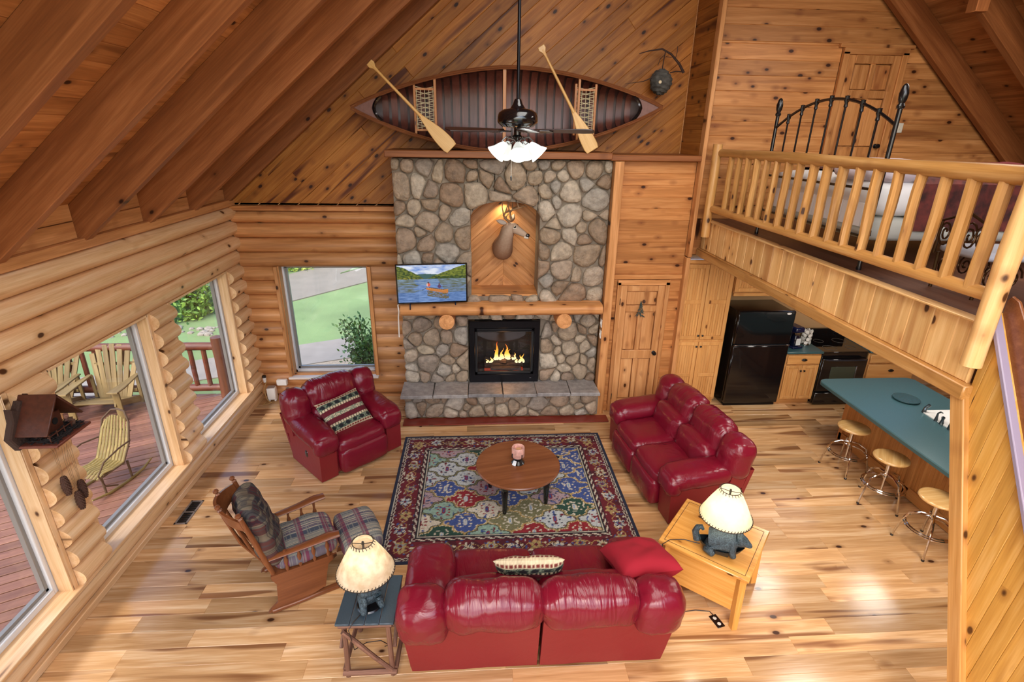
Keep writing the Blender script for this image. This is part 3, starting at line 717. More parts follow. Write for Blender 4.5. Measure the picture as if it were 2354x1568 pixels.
def stone_field(parent, F, rect, dmin, dmax, hole=None, h=.06, sd=1, mat=STONE):
    rnd = random.Random(sd); x0, x1, z0, z1 = rect; seeds = []
    for _ in range(5000):
        p = (rnd.uniform(x0+.03, x1-.03), rnd.uniform(z0+.03, z1-.03)); r = rnd.uniform(dmin, dmax)
        if hole and inside(hole, p): continue
        if hole and nearest_on(hole, p)[0] < .045: continue
        if all((p[0]-q[0])**2+(p[1]-q[1])**2 > ((r+q[2])/2)**2 for q in seeds): seeds.append((p[0], p[1], r))
    ghosts = []
    if hole:
        for s in seeds:
            d, q = nearest_on(hole, s[:2])
            if d < .3: ghosts.append((2*q.x-s[0], 2*q.y-s[1], s[2]))
    allp = seeds+ghosts
    for i, s in enumerate(seeds):
        poly = [(x0, z0), (x1, z0), (x1, z1), (x0, z1)]
        for j, q in enumerate(allp):
            if j == i: continue
            dx, dz = q[0]-s[0], q[1]-s[1]; L2 = dx*dx+dz*dz
            if L2 > .6: continue
            k = .5+(s[2]**2-q[2]**2)/(2*L2)*.5
            k = max(.3, min(.7, k))
            poly = clip(poly, dx, dz, dx*(s[0]+dx*k)+dz*(s[1]+dz*k))
            if len(poly) < 3: break
        if len(poly) < 3 or abs(area2(poly))/2 < .0022: continue
        poly = inset(ccw(poly), .0065)
        if area2(poly) <= 0: continue
        cx, cz = sum(p[0] for p in poly)/len(poly), sum(p[1] for p in poly)/len(poly)
        pc = chaikin([(p[0]-cx, p[1]-cz) for p in poly], 2)
        if len(pc) > 16: pc = pc[::2]
        n = len(pc); hh = h*rnd.uniform(.6, 1.15); tx, tz = rnd.uniform(-.12, .12), rnd.uniform(-.12, .12)
        vs = []
        for sc, z in ((1, -.02), (1.0, hh*.45), (.90, hh*.82), (.62, hh)):
            for p in pc:
                w = 1+.05*noise.noise(V((p[0]*9+i, p[1]*9, z*20)))
                vs.append((p[0]*sc*w, p[1]*sc*w, z+(0 if z <= 0 else p[0]*tx+p[1]*tz+.012*noise.noise(V((p[0]*14+i*3.1, p[1]*14, 3))))))
        vs.append((0, 0, hh*1.03))
        fs = [(r*n+k, r*n+(k+1) % n, (r+1)*n+(k+1) % n, (r+1)*n+k) for r in range(3) for k in range(n)]
        fs += [(3*n+k, 3*n+(k+1) % n, 4*n) for k in range(n)]
        mb = MB(); mb.add(vs, fs); mb.build('stone', mat, parent, F @ tr(cx, cz, 0), ang=70)
FY = 7.2
Ff = frame((0, FY, 0), XP, UP, -YP)
NX0, NX1, NZ0, NZS = -.075, .85, 1.88, 2.98
arch = [(NX1, NZS)]+[(.3875+.4625*math.cos(a), NZS+.19*math.sin(a)) for a in [PI*i/10 for i in range(1, 10)]]+[(NX0, NZS)]
hole = [(NX0, NZ0), (NX1, NZ0)]+arch
stone_field(fp, Ff, (-1.10, 1.80, 1.76, 3.71), .135, .275, hole, .065, 5)
stone_field(fp, frame((0, 7.32, 0), XP, UP, -YP), (-1.11, 1.81, .45, 1.66), .12, .245, [(-.14, .40), (.93, .40), (.93, 1.47), (-.14, 1.47)], .08, 8)
stone_field(fp, frame((0, 6.99, 0), XP, UP, -YP), (-1.10, 1.80, .02, .415), .12, .26, None, .06, 13)
core = MB()
for x0, x1, z0, z1 in ((-1.09, NX0-.01, 1.68, 3.70), (NX1+.01, 1.81, 1.68, 3.70), (NX0-.02, NX1+.02, 1.68, NZ0-.03)):
    core.box(((x0+x1)/2, 7.45, (z0+z1)/2), (x1-x0, .48, z1-z0), b=0)
for i in range(len(arch)-1):
    (xa, za), (xb, zb) = arch[i], arch[i+1]
    core.prism([(xb-.005, zb), (xa+.005, za), (xa+.005, 3.70), (xb-.005, 3.70)], -.48, 0.0, frame((0, 7.21, 0), XP, UP, -YP))
core.box((.365, 7.20, .21), (2.90, .40, .38), b=0)
for x0, x1, z0, z1 in ((-1.09, -.14, .02, 1.70), (.93, 1.81, .02, 1.70), (-.14, .93, 1.46, 1.70), (-.14, .93, .02, .46)): core.box(((x0+x1)/2, 7.51, (z0+z1)/2), (x1-x0, .36, z1-z0), b=0)
core.build('mortar_core', MORTAR, fp, smooth=False)
# niche lining: chevron boards, ledge, sides
NW = wood('pine'); cx = .3875
Fn = frame((0, 7.695, 0), XP, UP, -YP)
boards(fp, 'niche_board', NW, Fn, [(NX0-.03, NZ0), (cx, NZ0), (cx, 3.2), (NX0-.03, 3.2)], math.radians(42), .135, .015, .004)
boards(fp, 'niche_board', NW, Fn, [(cx, NZ0), (NX1+.03, NZ0), (NX1+.03, 3.2), (cx, 3.2)], math.radians(-42), .135, .015, .004)
MB().box((cx, 7.46, NZ0-.015), (NX1-NX0+.04, .50, .03), b=.004).build('niche_ledge', NW, fp)
# hearth slabs, red border board, mantel, corbels
xs = [-1.13, -.66, -.15, .36, .86, 1.36, 1.80]
for i in range(6):
    mb = MB(); j = [random.uniform(-.012, .012) for _ in range(4)]
    mb.prism([(xs[i]+.005, 6.835+j[0]), (xs[i+1]-.005, 6.835+j[1]), (xs[i+1]-.005+j[2], 7.32), (xs[i]+.005+j[3], 7.32)], .42, .468, b=.008)
    mb.build('hearth_slab', SLAB, fp, tr(0, 0, random.uniform(-.004, .004)))
MB().box((.42, 6.875, .012), (3.06, .19, .022), b=.005).build('border_board', wood('redboard'), fp)
mb = MB(); n = 10; pr = [(-.22, -.075)]+[(.06*(1-abs(-1+2*i/n)**3), .075*(-1+2*i/n)) for i in range(n+1)]+[(-.22, .075)]
mb.prism([(p[0]+.10, p[1]) for p in pr], -1.41, 1.41, frame((.35, 7.08, 1.715), -YP, UP, -XP), b=.004)
mb.build('mantel', wood('pine'), fp, ang=60)
for x in (-.43, 1.22):
    MB().tube([(x, 7.36, 1.535), (x, 7.08, 1.545), (x, 6.93, 1.56)], [.108, .113, .108], 20).build('corbel', wood('pine', 'y'), fp)

# gas fireplace insert
ins = thing('gas_fireplace_insert', 'black glazed gas fireplace with burning logs set in the stone', 'fireplace', (.395, 7.245, .472)); ins.scale = (1, 1, .975)
mb = MB()
for x0, x1, z0, z1, y in ((-.52, .52, .90, 1.01, 0), (-.52, .52, 0, .13, 0), (-.52, -.44, .12, .91, 0), (.44, .52, .12, .91, 0)):
    mb.box(((x0+x1)/2, .02, (z0+z1)/2), (x1-x0, .05, z1-z0), b=.006)
mb.build('surround', BLACK, ins)
mb = MB()
for x0, x1, z0, z1 in ((-.44, .44, .83, .90), (-.44, .44, .13, .17), (-.44, -.40, .13, .90), (.40, .44, .13, .90)):
    mb.box(((x0+x1)/2, .035, (z0+z1)/2), (x1-x0, .03, z1-z0), b=.005)
mb.build('door_frame', plain('soft_black', '101012', .5), ins)
for z in (.855, .885): MB().box((0, .012, z), (.86, .012, .014), b=.003).build('louvre', BLACK, ins)
mb = MB()
mb.box((0, .42, .5), (.86, .02, .8), b=0); mb.box((-.43, .23, .5), (.02, .4, .8), b=0); mb.box((.43, .23, .5), (.02, .4, .8), b=0); mb.box((0, .23, .13), (.86, .4, .02), b=0); mb.box((0, .23, .91), (.86, .4, .02), b=0)
mb.build('firebox', plain('soot', '1A1512', .9), ins, smooth=False)
MB().box((0, .052, .5), (.80, .004, .70), b=0).build('glass_pane', glass_mat(), ins)
CHAR = plain('charred_log', '1E1512', .9, bump=.8, bscale=40, var=.4)
for p0, p1, r in (((-.30, .2, .20), (.30, .22, .21), .05), ((-.28, .3, .26), (.05, .18, .27), .045), ((.0, .2, .28), (.31, .3, .27), .045), ((-.2, .14, .17), (.26, .13, .17), .035), ((-.12, .25, .33), (.2, .22, .34), .035)):
    peeled(p0, p1, r, 9, random.random()*9, .3, 6).build('log', CHAR, ins)
MB().box((0, .16, .152), (.6, .1, .02), b=.005).build('ember_bed', plain('embers', '1E0A06', .8, emit='FF4A18', estr=.22, bump=.6, bscale=60), ins)
FL = bpy.data.materials.new('flame'); FL.use_nodes = True; N = FL.node_tree.nodes; L = FL.node_tree.links
N.remove(N['Principled BSDF']); tc = N.new('ShaderNodeTexCoord'); sx = N.new('ShaderNodeSeparateXYZ'); L.new(tc.outputs['Object'], sx.inputs[0])
rp = ramp(N, [(.0, srgb('FFF0B0')), (.35, srgb('FFB040')), (1, srgb('D03808'))]); mr = N.new('ShaderNodeMapRange'); mr.inputs['From Max'].default_value = .30
L.new(sx.outputs['Z'], mr.inputs['Value']); L.new(mr.outputs[0], rp.inputs[0]); em = N.new('ShaderNodeEmission'); em.inputs['Strength'].default_value = 1.7; L.new(rp.outputs[0], em.inputs['Color'])
L.new(em.outputs[0], N['Material Output'].inputs['Surface'])
for x, hgt, w, ln in ((-.09, .30, .034, -.02), (.03, .26, .036, .02), (-.15, .16, .032, .04), (.10, .17, .030, -.03), (.16, .11, .026, .02), (-.21, .10, .026, .03), (.25, .13, .032, .02), (.31, .15, .024, -.02), (-.03, .15, .036, 0), (-.27, .06, .022, .03), (.20, .07, .026, .0), (-.06, .08, .04, .02), (.07, .09, .036, .01), (-.12, .07, .035, 0), (.14, .06, .03, 0), (.0, .19, .024, -.03)):
    pts = []; rad = []
    for i in range(8):
        t = i/7; pts.append((ln*math.sin(t*3)+.01*math.sin(9*t+x*40), 0, hgt*t)); rad.append(max(.002, w*(math.sin(PI*min(1, t*.75+.22))**1.2)*(1-t*.75)))
    MB().tube(pts, rad, 8).build('flame', FL, ins, tr(x, .2, .30 if abs(x) < .2 else .24))
light('fire_light', 'POINT', (.395, 7.32, .84), 6, (1.0, .45, .15), .08)
MB().box((.40, -.008, .07), (.025, .004, .008), b=.001).build('badge', plain('badge', 'A09C98', .3, .8), ins)

# niche lamp above the deer
light('niche_light', 'SPOT', (.3875, 7.60, 3.11), 13, (1.0, .80, .48), .03, target=(.3875, 7.50, 2.0), spot=math.radians(125))

# ---- shelf across the top of the fireplace and closet
sh = MB().box((.30, 7.42, 3.762), (2.88, .86, .085), b=.008)
shelf = structure(sh.build('trim_1', wood('rafter')))
structure(MB().box((2.34, 7.44, 3.745), (1.20, .80, .075), b=.008).build('trim_2', wood('rafter')))
ST = 3.805

# ---- television with a lake picture
tv = thing('television', 'flat television showing a canoe on a lake, on the mantel', 'television', (-.615, 7.0, 1.79), math.radians(6))
MB().box((0, .03, .30), (.965, .045, .555), b=.006).build('housing', BLKPL, tv)
mb = MB(); nu, nv = 200, 112; cols = []
def fb(x, y, s=0): return noise.fractal(V((x, y, s)), .9, 2.0, 4)
def lake(u, v):
    hz = .625
    if v > hz:
        lm = .98-.62*max(0, u-.02)**.9 if u < .42 else 0
        lh = hz+max(0, .36*(1-(u/.40)**1.3) if u < .40 else 0)+.018*fb(u*14, 2)
        rh = hz+max(0, .36*((u-.42)/.55)**.9 if u > .42 else 0)+.015*fb(u*16, 7)
        mh = hz+.145-.12*abs(u-.40)
        if v < max(lh, rh):
            k = fb(u*26, v*22, 3)*.8+.38; d = max(lh, rh)-v
            a = (.02, .06, .01); b = (.24, .28, .03); k = max(0, min(1, k*1.1-.1+(.25 if (v > .70 and u > .5) else 0)-(.25 if v < .70 and u > .5 else 0)))
            if u < .40 and v < .665: b = (.55, .46, .06)
            return tuple(x+(y-x)*k for x, y in zip(a, b))
        if v < mh: return (.04, .12, .12)
        t = (v-hz)/(1-hz); c = fb(u*5, v*9, 5); k = max(0, min(1, .45+c+.3*(1-t)))
        return tuple(x+(y-x)*k for x, y in zip((.12, .28, .72), (.85, .90, 1.0)))
    def ell(cx, cy, rx, ry): return ((u-cx)/rx)**2+((v-cy)/ry)**2 < 1
    if ell(.445, .525, .012, .022): return (.10, .06, .05)
    if ell(.605, .485, .013, .024): return (.16, .10, .10)
    if ell(.445, .47, .030, .05) and v < .52: return (.75, .12, .08) if u > .435 else (.85, .55, .45)
    if ell(.605, .42, .026, .048): return (.10, .05, .14)
    top = .395-.10*((u-.41)/.33)**1.0+.05*max(0, (u-.66)/.08)
    bot = .345-.13*((u-.41)/.33)**.8+.02*max(0, (u-.66)/.08)
    if .405 < u < .735 and v < top:
        if v > bot and u > .41: return (.62, .22, .05) if v < top-.012 else (.80, .34, .10)
    if .45 < u < .70 and top <= v < top+.022: return (.12, .07, .05)
    if ell(.36, .335, .014, .014): return (.06, .12, .22)
    if abs((v-.335)-(u-.36)*.95) < .008 and .36 < u < .43: return (.08, .09, .12)
    if .42 < u < .74 and bot-.16 < v < bot: 
        if fb(u*20, v*60, 2) > -.15: return (.16, .13, .06)
    k = fb(u*9, v*46, 1)*.5+.5; d = v/hz
    refl = (.10, .11, .02) if (u < .28-.1*fb(u*3, v*20) or u > .58+.2*(1-d)) and d > .42 else (.06, .15, .38)
    sk = (.22, .36, .68) if d < .75 else (.25, .38, .55)
    k = max(0, min(1, k*1.5-.35+(.25 if .3 < u < .6 else 0)))
    return tuple(x+(y-x)*k for x, y in zip(refl, sk))
mb.grid(nu, nv, lambda a, b: ((a-.5)*.925, .004, .045+.518*b)); mb.f = [f[::-1] for f in mb.f]
mb.c = [lake(i/nu, j/nv) for i in range(nu+1) for j in range(nv+1)]
mb.f = [f[::-1] for f in mb.f]
mb.build('screen', vcol('tv_picture', .25, emit=.8), tv, smooth=False)
for x in (-.31, .31):
    MB().tube([(x, -.08, -.028), (x, .02, .03), (x, .10, -.028)], .009, 8).build('foot', BLKPL, tv)
cord = MB().tube([(-1.07, 7.03, 1.83), (-1.10, 7.02, 1.78), (-1.085, 6.98, 1.70), (-1.10, 7.0, 1.62), (-1.115, 7.05, 1.3)], .009, 7).build('hanging_cable', WHITE)
tag(cord, 'white cable hanging from the television over the mantel end', 'cable')

# ---- switch plates on the corner trim beside the mantel
for i, z in enumerate((1.47, 1.30)):
    t = thing('switch_plate', ['upper white switch plate on the trim right of the hearth', 'lower white switch plate on the trim right of the hearth'][i], 'switch', (1.80, 7.10, z), 0, 'switch plates beside the fireplace')
    MB().box((-.008, 0, 0), (.012, .08, .12), b=.003).build('plate', WHITE, t)
    MB().box((-.017, 0, 0), (.01, .02, .04), b=.003).build('rocker', WHITE, t)

# ================================================================== CANOE AND PADDLES
cn = thing('canoe', 'dark wooden canoe on its side along the high shelf, open side outward', 'canoe', (.43, 7.35, 4.325))
CL, CW, CD = 2.0, .495, .40
def hw(t): return CW*max(0.0, 1-abs(t)**1.75)**.92
def sag(t): return -.035*(1-abs(t)**2)+.05*t*.7
def hull(t, s, off=0.0):                                           # s 0..1 from upper gunwale round the bottom to lower gunwale
    w = hw(t)+.006; a = PI*s; d = CD*max(.12, (1-abs(t)**3.2))
    z = w*math.copysign(abs(math.cos(a))**.62, math.cos(a)); y = d*abs(math.sin(a))**.72
    return (t*CL, y*(1-off/CD)+.0, z*(1-off*1.2)+sag(t))
CAN = plain('canoe_planking', '3C2622', .45, var=.3, vs=10); GUN = wood('coffee', 'x')
mb = MB().grid(64, 18, lambda a, b: hull(-1+2*a, b)); mb.build('hull', CAN, cn, ang=80)
for s, zz in ((1, 1), (-1, -1)):
    for o, r in ((.012, .015), (-.012, .011)):
        MB().tube([(t*CL, -.012, zz*(hw(t)+o)+sag(t)) for t in [-1+2*i/40 for i in range(41)]], r, 6).build('gunwale', GUN, cn)
rbm = wood('canoe', 'z')
for i in range(29):
    t = -.80+1.6*i/28; w = .040 if i % 2 else .046
    mb = MB(); pts = [hull(t, s, .012) for s in [(.10 if i % 2 else .03)+(.80 if i % 2 else .94)*k/14 for k in range(15)]]; vs = []
    for p in pts: vs += [(p[0]-w, p[1], p[2]), (p[0]+w, p[1], p[2]), (p[0]+w, p[1]-.008, p[2]), (p[0]-w, p[1]-.008, p[2])]
    fs = [(k*4+j, k*4+(j+1) % 4, k*4+4+(j+1) % 4, k*4+4+j) for k in range(14) for j in range(4)]
    mb.add(vs, fs); mb.build('rib', rbm, cn, ang=40)
for t, w in ((-.03, .022), (.45, .016), (-.47, .016)):
    h = hw(t); MB().box((t*CL, .01, sag(t)), (w*2, .02, h*2), b=.004).build('thwart', wood('mantel', 'z'), cn)
for t0 in (-.60, .43):
    h = hw(t0+.06)*.85; x0, x1 = t0*CL, (t0+.13)*CL; z0 = sag(t0)
    mb = MB()
    for x in (x0, x1): mb.box((x, .03, z0), (.03, .025, h*2), b=.004)
    for z in (-.24, .24): mb.box(((x0+x1)/2, .03, z0+z), (x1-x0, .02, .028), b=.004)
    mb.build('seat_frame', wood('mantel', 'z'), cn)
    mb = MB()
    for k in range(9):
        z = z0-.22+.44*k/8
        mb.tube([(x0, .026, z), (x1, .026, z+.05)], .004, 4); mb.tube([(x0, .030, z+.05), (x1, .030, z)], .004, 4)
    for k in range(5): x = x0+(x1-x0)*(k+.5)/5; mb.tube([(x, .02, z0-.23), (x, .02, z0+.23)], .004, 4)
    stuff(mb.build('caned_webbing', plain('rawhide', 'D8CCA8', .5), cn))
for sg in (-1, 1):
    poly = [(sg*t*CL, s*(hw(t)-.004)+sag(sg*t)) for t, s in ((.83, -1), (.995, -1), (.995, 1), (.83, 1), (.86, .5), (.87, 0), (.86, -.5))]
    MB().prism(poly, -.012, .004, frame((0, 0, 0), XP, UP, -YP)).build('end_deck', plain('deck_plate', '7A5248', .4, var=.15), cn)
    MB().tube([(sg*(.81+.045*(1-(q/4)**2))*CL, -.004, sag(sg*.83)+q/4*hw(.83)*.93) for q in range(-4, 5)], .022, 6).build('bulkhead', BLKPL, cn)
for i, (a, b, lab) in enumerate((((-1.23, 6.99, 4.76), (-.30, 6.96, 3.83), 'pale wooden paddle leaning left of the hanging fan rod'), ((.78, 6.99, 4.97), (1.47, 6.96, 3.83), 'pale wooden paddle leaning right of the hanging fan rod'))):
    a, b = V(a), V(b); x = (b-a).normalized(); s = V((0, -1, 0)); zz = (s-x*s.dot(x)).normalized(); yy = zz.cross(x); Ln = (b-a).length
    t = thing('paddle', lab, 'paddle', a, 0, 'paddles on the canoe shelf'); t.matrix_world = frame(a, x, yy, zz)
    PW = wood('paddle'); MB().tube([(0.03, 0, 0), (Ln*.3, 0, 0), (Ln*.62, 0, 0)], [.015, .017, .020], 10).build('shaft', PW, t)
    MB().prism([(-.01, -.04), (.03, -.045), (.07, -.018), (.12, -.014), (.12, .014), (.07, .018), (.03, .045), (-.01, .04)], -.012, .012, b=.005).build('grip', PW, t)
    pr = []
    for k in range(13):
        q = k/12; pr.append((Ln*(.58+.42*q), .018+.072*math.sin(min(1, q*1.25)*PI/2)**1.3-(.012 if k == 12 else 0)))
    MB().prism([(p, -w) for p, w in pr]+[(p, w) for p, w in pr[::-1]], -.010, .010, b=.006).build('blade', PW, t)

# wasp nest on a branch
ns = thing('hornet_nest', 'grey papery hornet nest hanging from a thin branch', 'nest', (2.46, 7.60, 4.68))
mb = MB()
def nestf(a, b):
    th = 2*PI*a; ph = PI*b; r = .145*(1+.10*noise.noise(V((math.cos(th)*2, math.sin(th)*2, ph*2)))+.05*math.sin(ph*16+2*math.sin(th*2)))
    return (r*math.sin(ph)*math.cos(th), r*math.sin(ph)*math.sin(th)*.9, r*1.05*math.cos(ph))
mb.grid(36, 24, nestf); mb.build('nest_body', plain('nest_paper', '4C4A46', .9, bump=.8, bscale=35, var=.45, vs=16), ns)
MB().lathe([(.022, 0), (.018, .008), (0, .004)], 10, tr(-.05, -.125, -.01) @ rotx(PI/2)).build('entrance', plain('pale_hole', 'D8C8A8', .8), ns)
BR = plain('branch', '3A241C', .8)
mb = MB(); mb.tube([(.30, .02, .12), (.22, 0, .22), (.10, 0, .33), (-.02, .02, .39), (-.18, .05, .37), (-.3, .1, .34)], [.018, .016, .013, .011, .008, .004], 7)
mb.tube([(0, 0, .13), (.005, 0, .25), (.02, 0, .36)], .007, 6); mb.tube([(.29, .02, .13), (.18, -.02, .13), (.1, -.03, .11)], .008, 6)
mb.tube([(-.1, -.03, .06), (-.25, -.03, .0), (-.48, .0, -.03)], [.009, .006, .002], 6); mb.tube([(.16, 0, .28), (.17, -.02, .36), (.165, -.02, .42)], .004, 5)
mb.tube([(.02, 0, .33), (-.05, -.03, .27), (-.08, -.05, .19)], .004, 5); mb.tube([(.03, 0, .3), (.1, -.03, .29)], .004, 5)
mb.build('branch', BR, ns)

# ================================================================== DEER HEAD
dr_ = thing('deer_mount', 'mounted whitetail buck head turned to its side in the arched niche', 'deer', (.36, 7.66, 2.42))
FUR, N, L, B = nodes_of('deer_fur'); tc = N.new('ShaderNodeTexCoord'); sx = N.new('ShaderNodeSeparateXYZ'); L.new(tc.outputs['Object'], sx.inputs[0])
nz = N.new('ShaderNodeTexNoise'); nz.inputs['Scale'].default_value = 30; nz.inputs['Detail'].default_value = 5; L.new(tc.outputs['Object'], nz.inputs['Vector'])
ma = N.new('ShaderNodeMath'); ma.operation = 'MULTIPLY_ADD'; ma.inputs[1].default_value = .10; L.new(nz.outputs['Fac'], ma.inputs[0]); L.new(sx.outputs['Y'], ma.inputs[2])
mr = N.new('ShaderNodeMapRange'); mr.inputs['From Min'].default_value = -.06; mr.inputs['From Max'].default_value = -.34; L.new(ma.outputs[0], mr.inputs['Value'])
rp = ramp(N, [(0, srgb('80563A')), (.45, srgb('8E6A50')), (1, srgb('B49C86'))]); L.new(mr.outputs[0], rp.inputs[0]); L.new(rp.outputs[0], B.inputs['Base Color']); B.inputs['Roughness'].default_value = .85
J = [(0, 0, 0, (.17, .20)), (.01, -.10, .05, (.165, .19)), (.04, -.20, .17, (.125, .14)), (.06, -.25, .28, (.095, .105)), (.09, -.28, .37, (.085, .09)), (.15, -.31, .375, (.075, .08)), (.21, -.34, .345, (.055, .062)), (.28, -.37, .305, (.040, .046)), (.335, -.395, .28, (.033, .035)), (.06, -.25, .42, (.05, .05))]
body = skin_mesh('deer_body', J, [(0, 1), (1, 2), (2, 3), (3, 4), (4, 5), (5, 6), (6, 7), (7, 8), (4, 9)], FUR, dr_, sub=2)
mb = MB(); mb.lathe([(0, -.03), (.026, -.02), (.032, 0), (.022, .018), (0, .022)], 12, frame((.345, -.40, .283), V((0, 0, 1)), V((.55, .83, 0)).normalized(), V((.83, -.55, 0)).normalized()))
mb.build('nose', plain('deer_nose', '1A1414', .3), dr_)
MB().tube([(.30, -.392, .262), (.345, -.415, .255), (.35, -.39, .25)], [.018, .016, .012], 8).build('chin_patch', plain('deer_white', 'DCD2C0', .8), dr_)
for c, off in (((.165, -.385, .40), 1), ((.205, -.27, .405), 2)):
    M_ = tr(*c); MB().lathe([(0, -.016), (.014, -.008), (.016, 0), (.014, .008), (0, .016)], 10, M_).build('eye', plain('deer_eye', '0C0808', .08), dr_)
MB().tube([(.14, -.384, .385), (.165, -.392, .378), (.19, -.388, .388)], .006, 6).build('eye_ring', plain('deer_white', 'DCD2C0', .8), dr_)
leaf = [(0, -.012), (.03, -.030), (.08, -.036), (.125, -.022), (.155, 0), (.125, .022), (.08, .036), (.03, .030), (0, .012)]
for o, d in (((.055, -.315, .435), (-.93, -.10, .28)), ((.115, -.20, .445), (.35, .65, .55))):
    x = V(d).normalized(); n_ = V((-.25, -1, .15)); n_ = (n_-x*n_.dot(x)).normalized()
    er = MB().prism(leaf, -.012, .010, frame(o, x, n_.cross(x), n_), b=.008).build('ear', FUR, dr_)
    MB().prism([(p[0]*.85+.012, p[1]*.6) for p in leaf], .010, .013, frame(o, x, n_.cross(x), n_)).build('inner_ear', plain('ear_grey', 'A89C90', .85), er)
ANT = plain('antler', '8E6E4C', .45, var=.3, vs=12)
for o, main, tines in ((V((.095, -.29, .455)), [(0, 0, 0), (-.055, -.01, .04), (-.085, -.02, .09), (-.06, -.05, .135), (.02, -.08, .165), (.12, -.09, .20), (.20, -.08, .225), (.24, -.06, .22)], ((2, (-.10, -.03, .32)), (3, (.015, -.06, .30)), (5, (.10, -.08, .32)), (1, (.0, -.04, .13)))),
                       (V((.135, -.22, .46)), [(0, 0, 0), (-.02, .03, .05), (-.03, .06, .10), (.01, .09, .15), (.09, .10, .19), (.17, .08, .22)], ((2, (-.055, .07, .30)), (3, (.03, .10, .37)), (4, (.085, .10, .37))))):
    mb = MB(); P = [o+V(p) for p in main]; k = len(P)
    mb.tube(P, [.019-.012*i/(k-1) if i < k-1 else .004 for i in range(k)], 9)
    for i, tip in tines:
        a = P[i]; t_ = o+V(tip); m_ = a.lerp(t_, .5)+V((-.012, 0, 0)); mb.tube([a, m_, t_], [.011, .008, .002], 7)
    mb.build('antler', ANT, dr_)

# ================================================================== CEILING FAN
fan = thing('ceiling_fan', 'black ceiling fan on a long rod with five glowing glass shades', 'fan', (.347, 4.7, 3.79))
z = lambda v: v-3.79
MB().tube([(0, 0, z(4.22)), (0, 0, z(roof_z(.347)-.05))], .013, 10).build('rod', BLACK, fan)
MB().lathe([(.02, z(4.275)), (.028, z(4.27)), (.04, z(4.235)), (.062, z(4.205)), (.07, z(4.20)), (.115, z(4.195)), (.155, z(4.17)), (.166, z(4.14)), (.168, z(4.10)), (.158, z(4.085)), (.15, z(4.08)), (.13, z(4.062)), (.05, z(4.055)), (.03, z(4.05)), (.03, z(4.0)), (.05, z(3.985)), (.035, z(3.965)), (.02, z(3.95)), (.0, z(3.93))], 32).build('motor_housing', BLKPL, fan)
MB().lathe([(.06, z(roof_z(.347)-.02)), (.06, z(roof_z(.347)-.09)), (.02, z(roof_z(.347)-.13))], 20).build('canopy', BLACK, fan)
BLD = plain('fan_blade', '2A1A18', .35)
for i in range(5):
    a = math.radians(-12+72*i); M_ = tr(0, 0, z(4.035)) @ rotz(a) @ rotx(math.radians(-13))
    MB().prism([(.20, -.045), (.55, -.065), (.62, -.055), (.635, -.02), (.635, .02), (.62, .055), (.55, .065), (.20, .045)], -.004, .004, b=.002).build('blade', BLD, fan, M_)
    mb = MB(); mb.prism([(.08, -.012), (.15, -.012), (.19, -.04), (.27, -.035), (.30, 0), (.27, .035), (.19, .04), (.15, .012), (.08, .012)], -.012, -.004, b=.002)
    mb.build('blade_arm', plain('fan_iron', '6C6A6A', .25, .8), fan, M_)
SHADE = plain('lit_glass', 'E6E6E2', .3, emit='F4FFF8', estr=.5)
for i in range(5):
    a = math.radians(-90+72*i); d = V((math.cos(a), math.sin(a), 0))
    mb = MB(); mb.tube([V((0, 0, z(3.965)))+d*.03, V((0, 0, z(3.985)))+d*.10, V((0, 0, z(3.955)))+d*.135, V((0, 0, z(3.925)))+d*.12], .007, 7)
    mb.tube([V((0, 0, z(3.95)))+d*.04, V((0, 0, z(3.925)))+d*.075, V((0, 0, z(3.94)))+d*.09], .005, 6)
    mb.build('lamp_arm', plain('fan_iron', '6C6A6A', .25, .8), fan)
    ax = (d*.72+V((0, 0, -1))*.70).normalized(); sd = ax.cross(V((0, 0, 1))).normalized(); M_ = frame(V((0, 0, z(3.925)))+d*.115, sd, ax.cross(sd), ax)
    MB().lathe([(.026, -.01), (.036, .01), (.047, .04), (.058, .075), (.078, .11), (.082, .112), (.06, .074), (.0, .05)], 24, M_).build('glass_shade', SHADE, fan, ang=60)
    p = V((.347, 4.7, 3.925))+d*.115+ax*.15
    light('fan_bulb', 'POINT', p, 3.2, (.95, 1.0, .96), .05)
mb = MB(); mb.tube([(-.05, -.03, z(3.93)), (-.05, -.03, z(3.67))], .0022, 5); mb.build('pull_chain', plain('chain', 'C8C0B4', .3, .6), fan)
MB().box((-.05, -.03, z(3.655)), (.014, .014, .04), b=.004).build('pull_knob', BLKPL, fan)
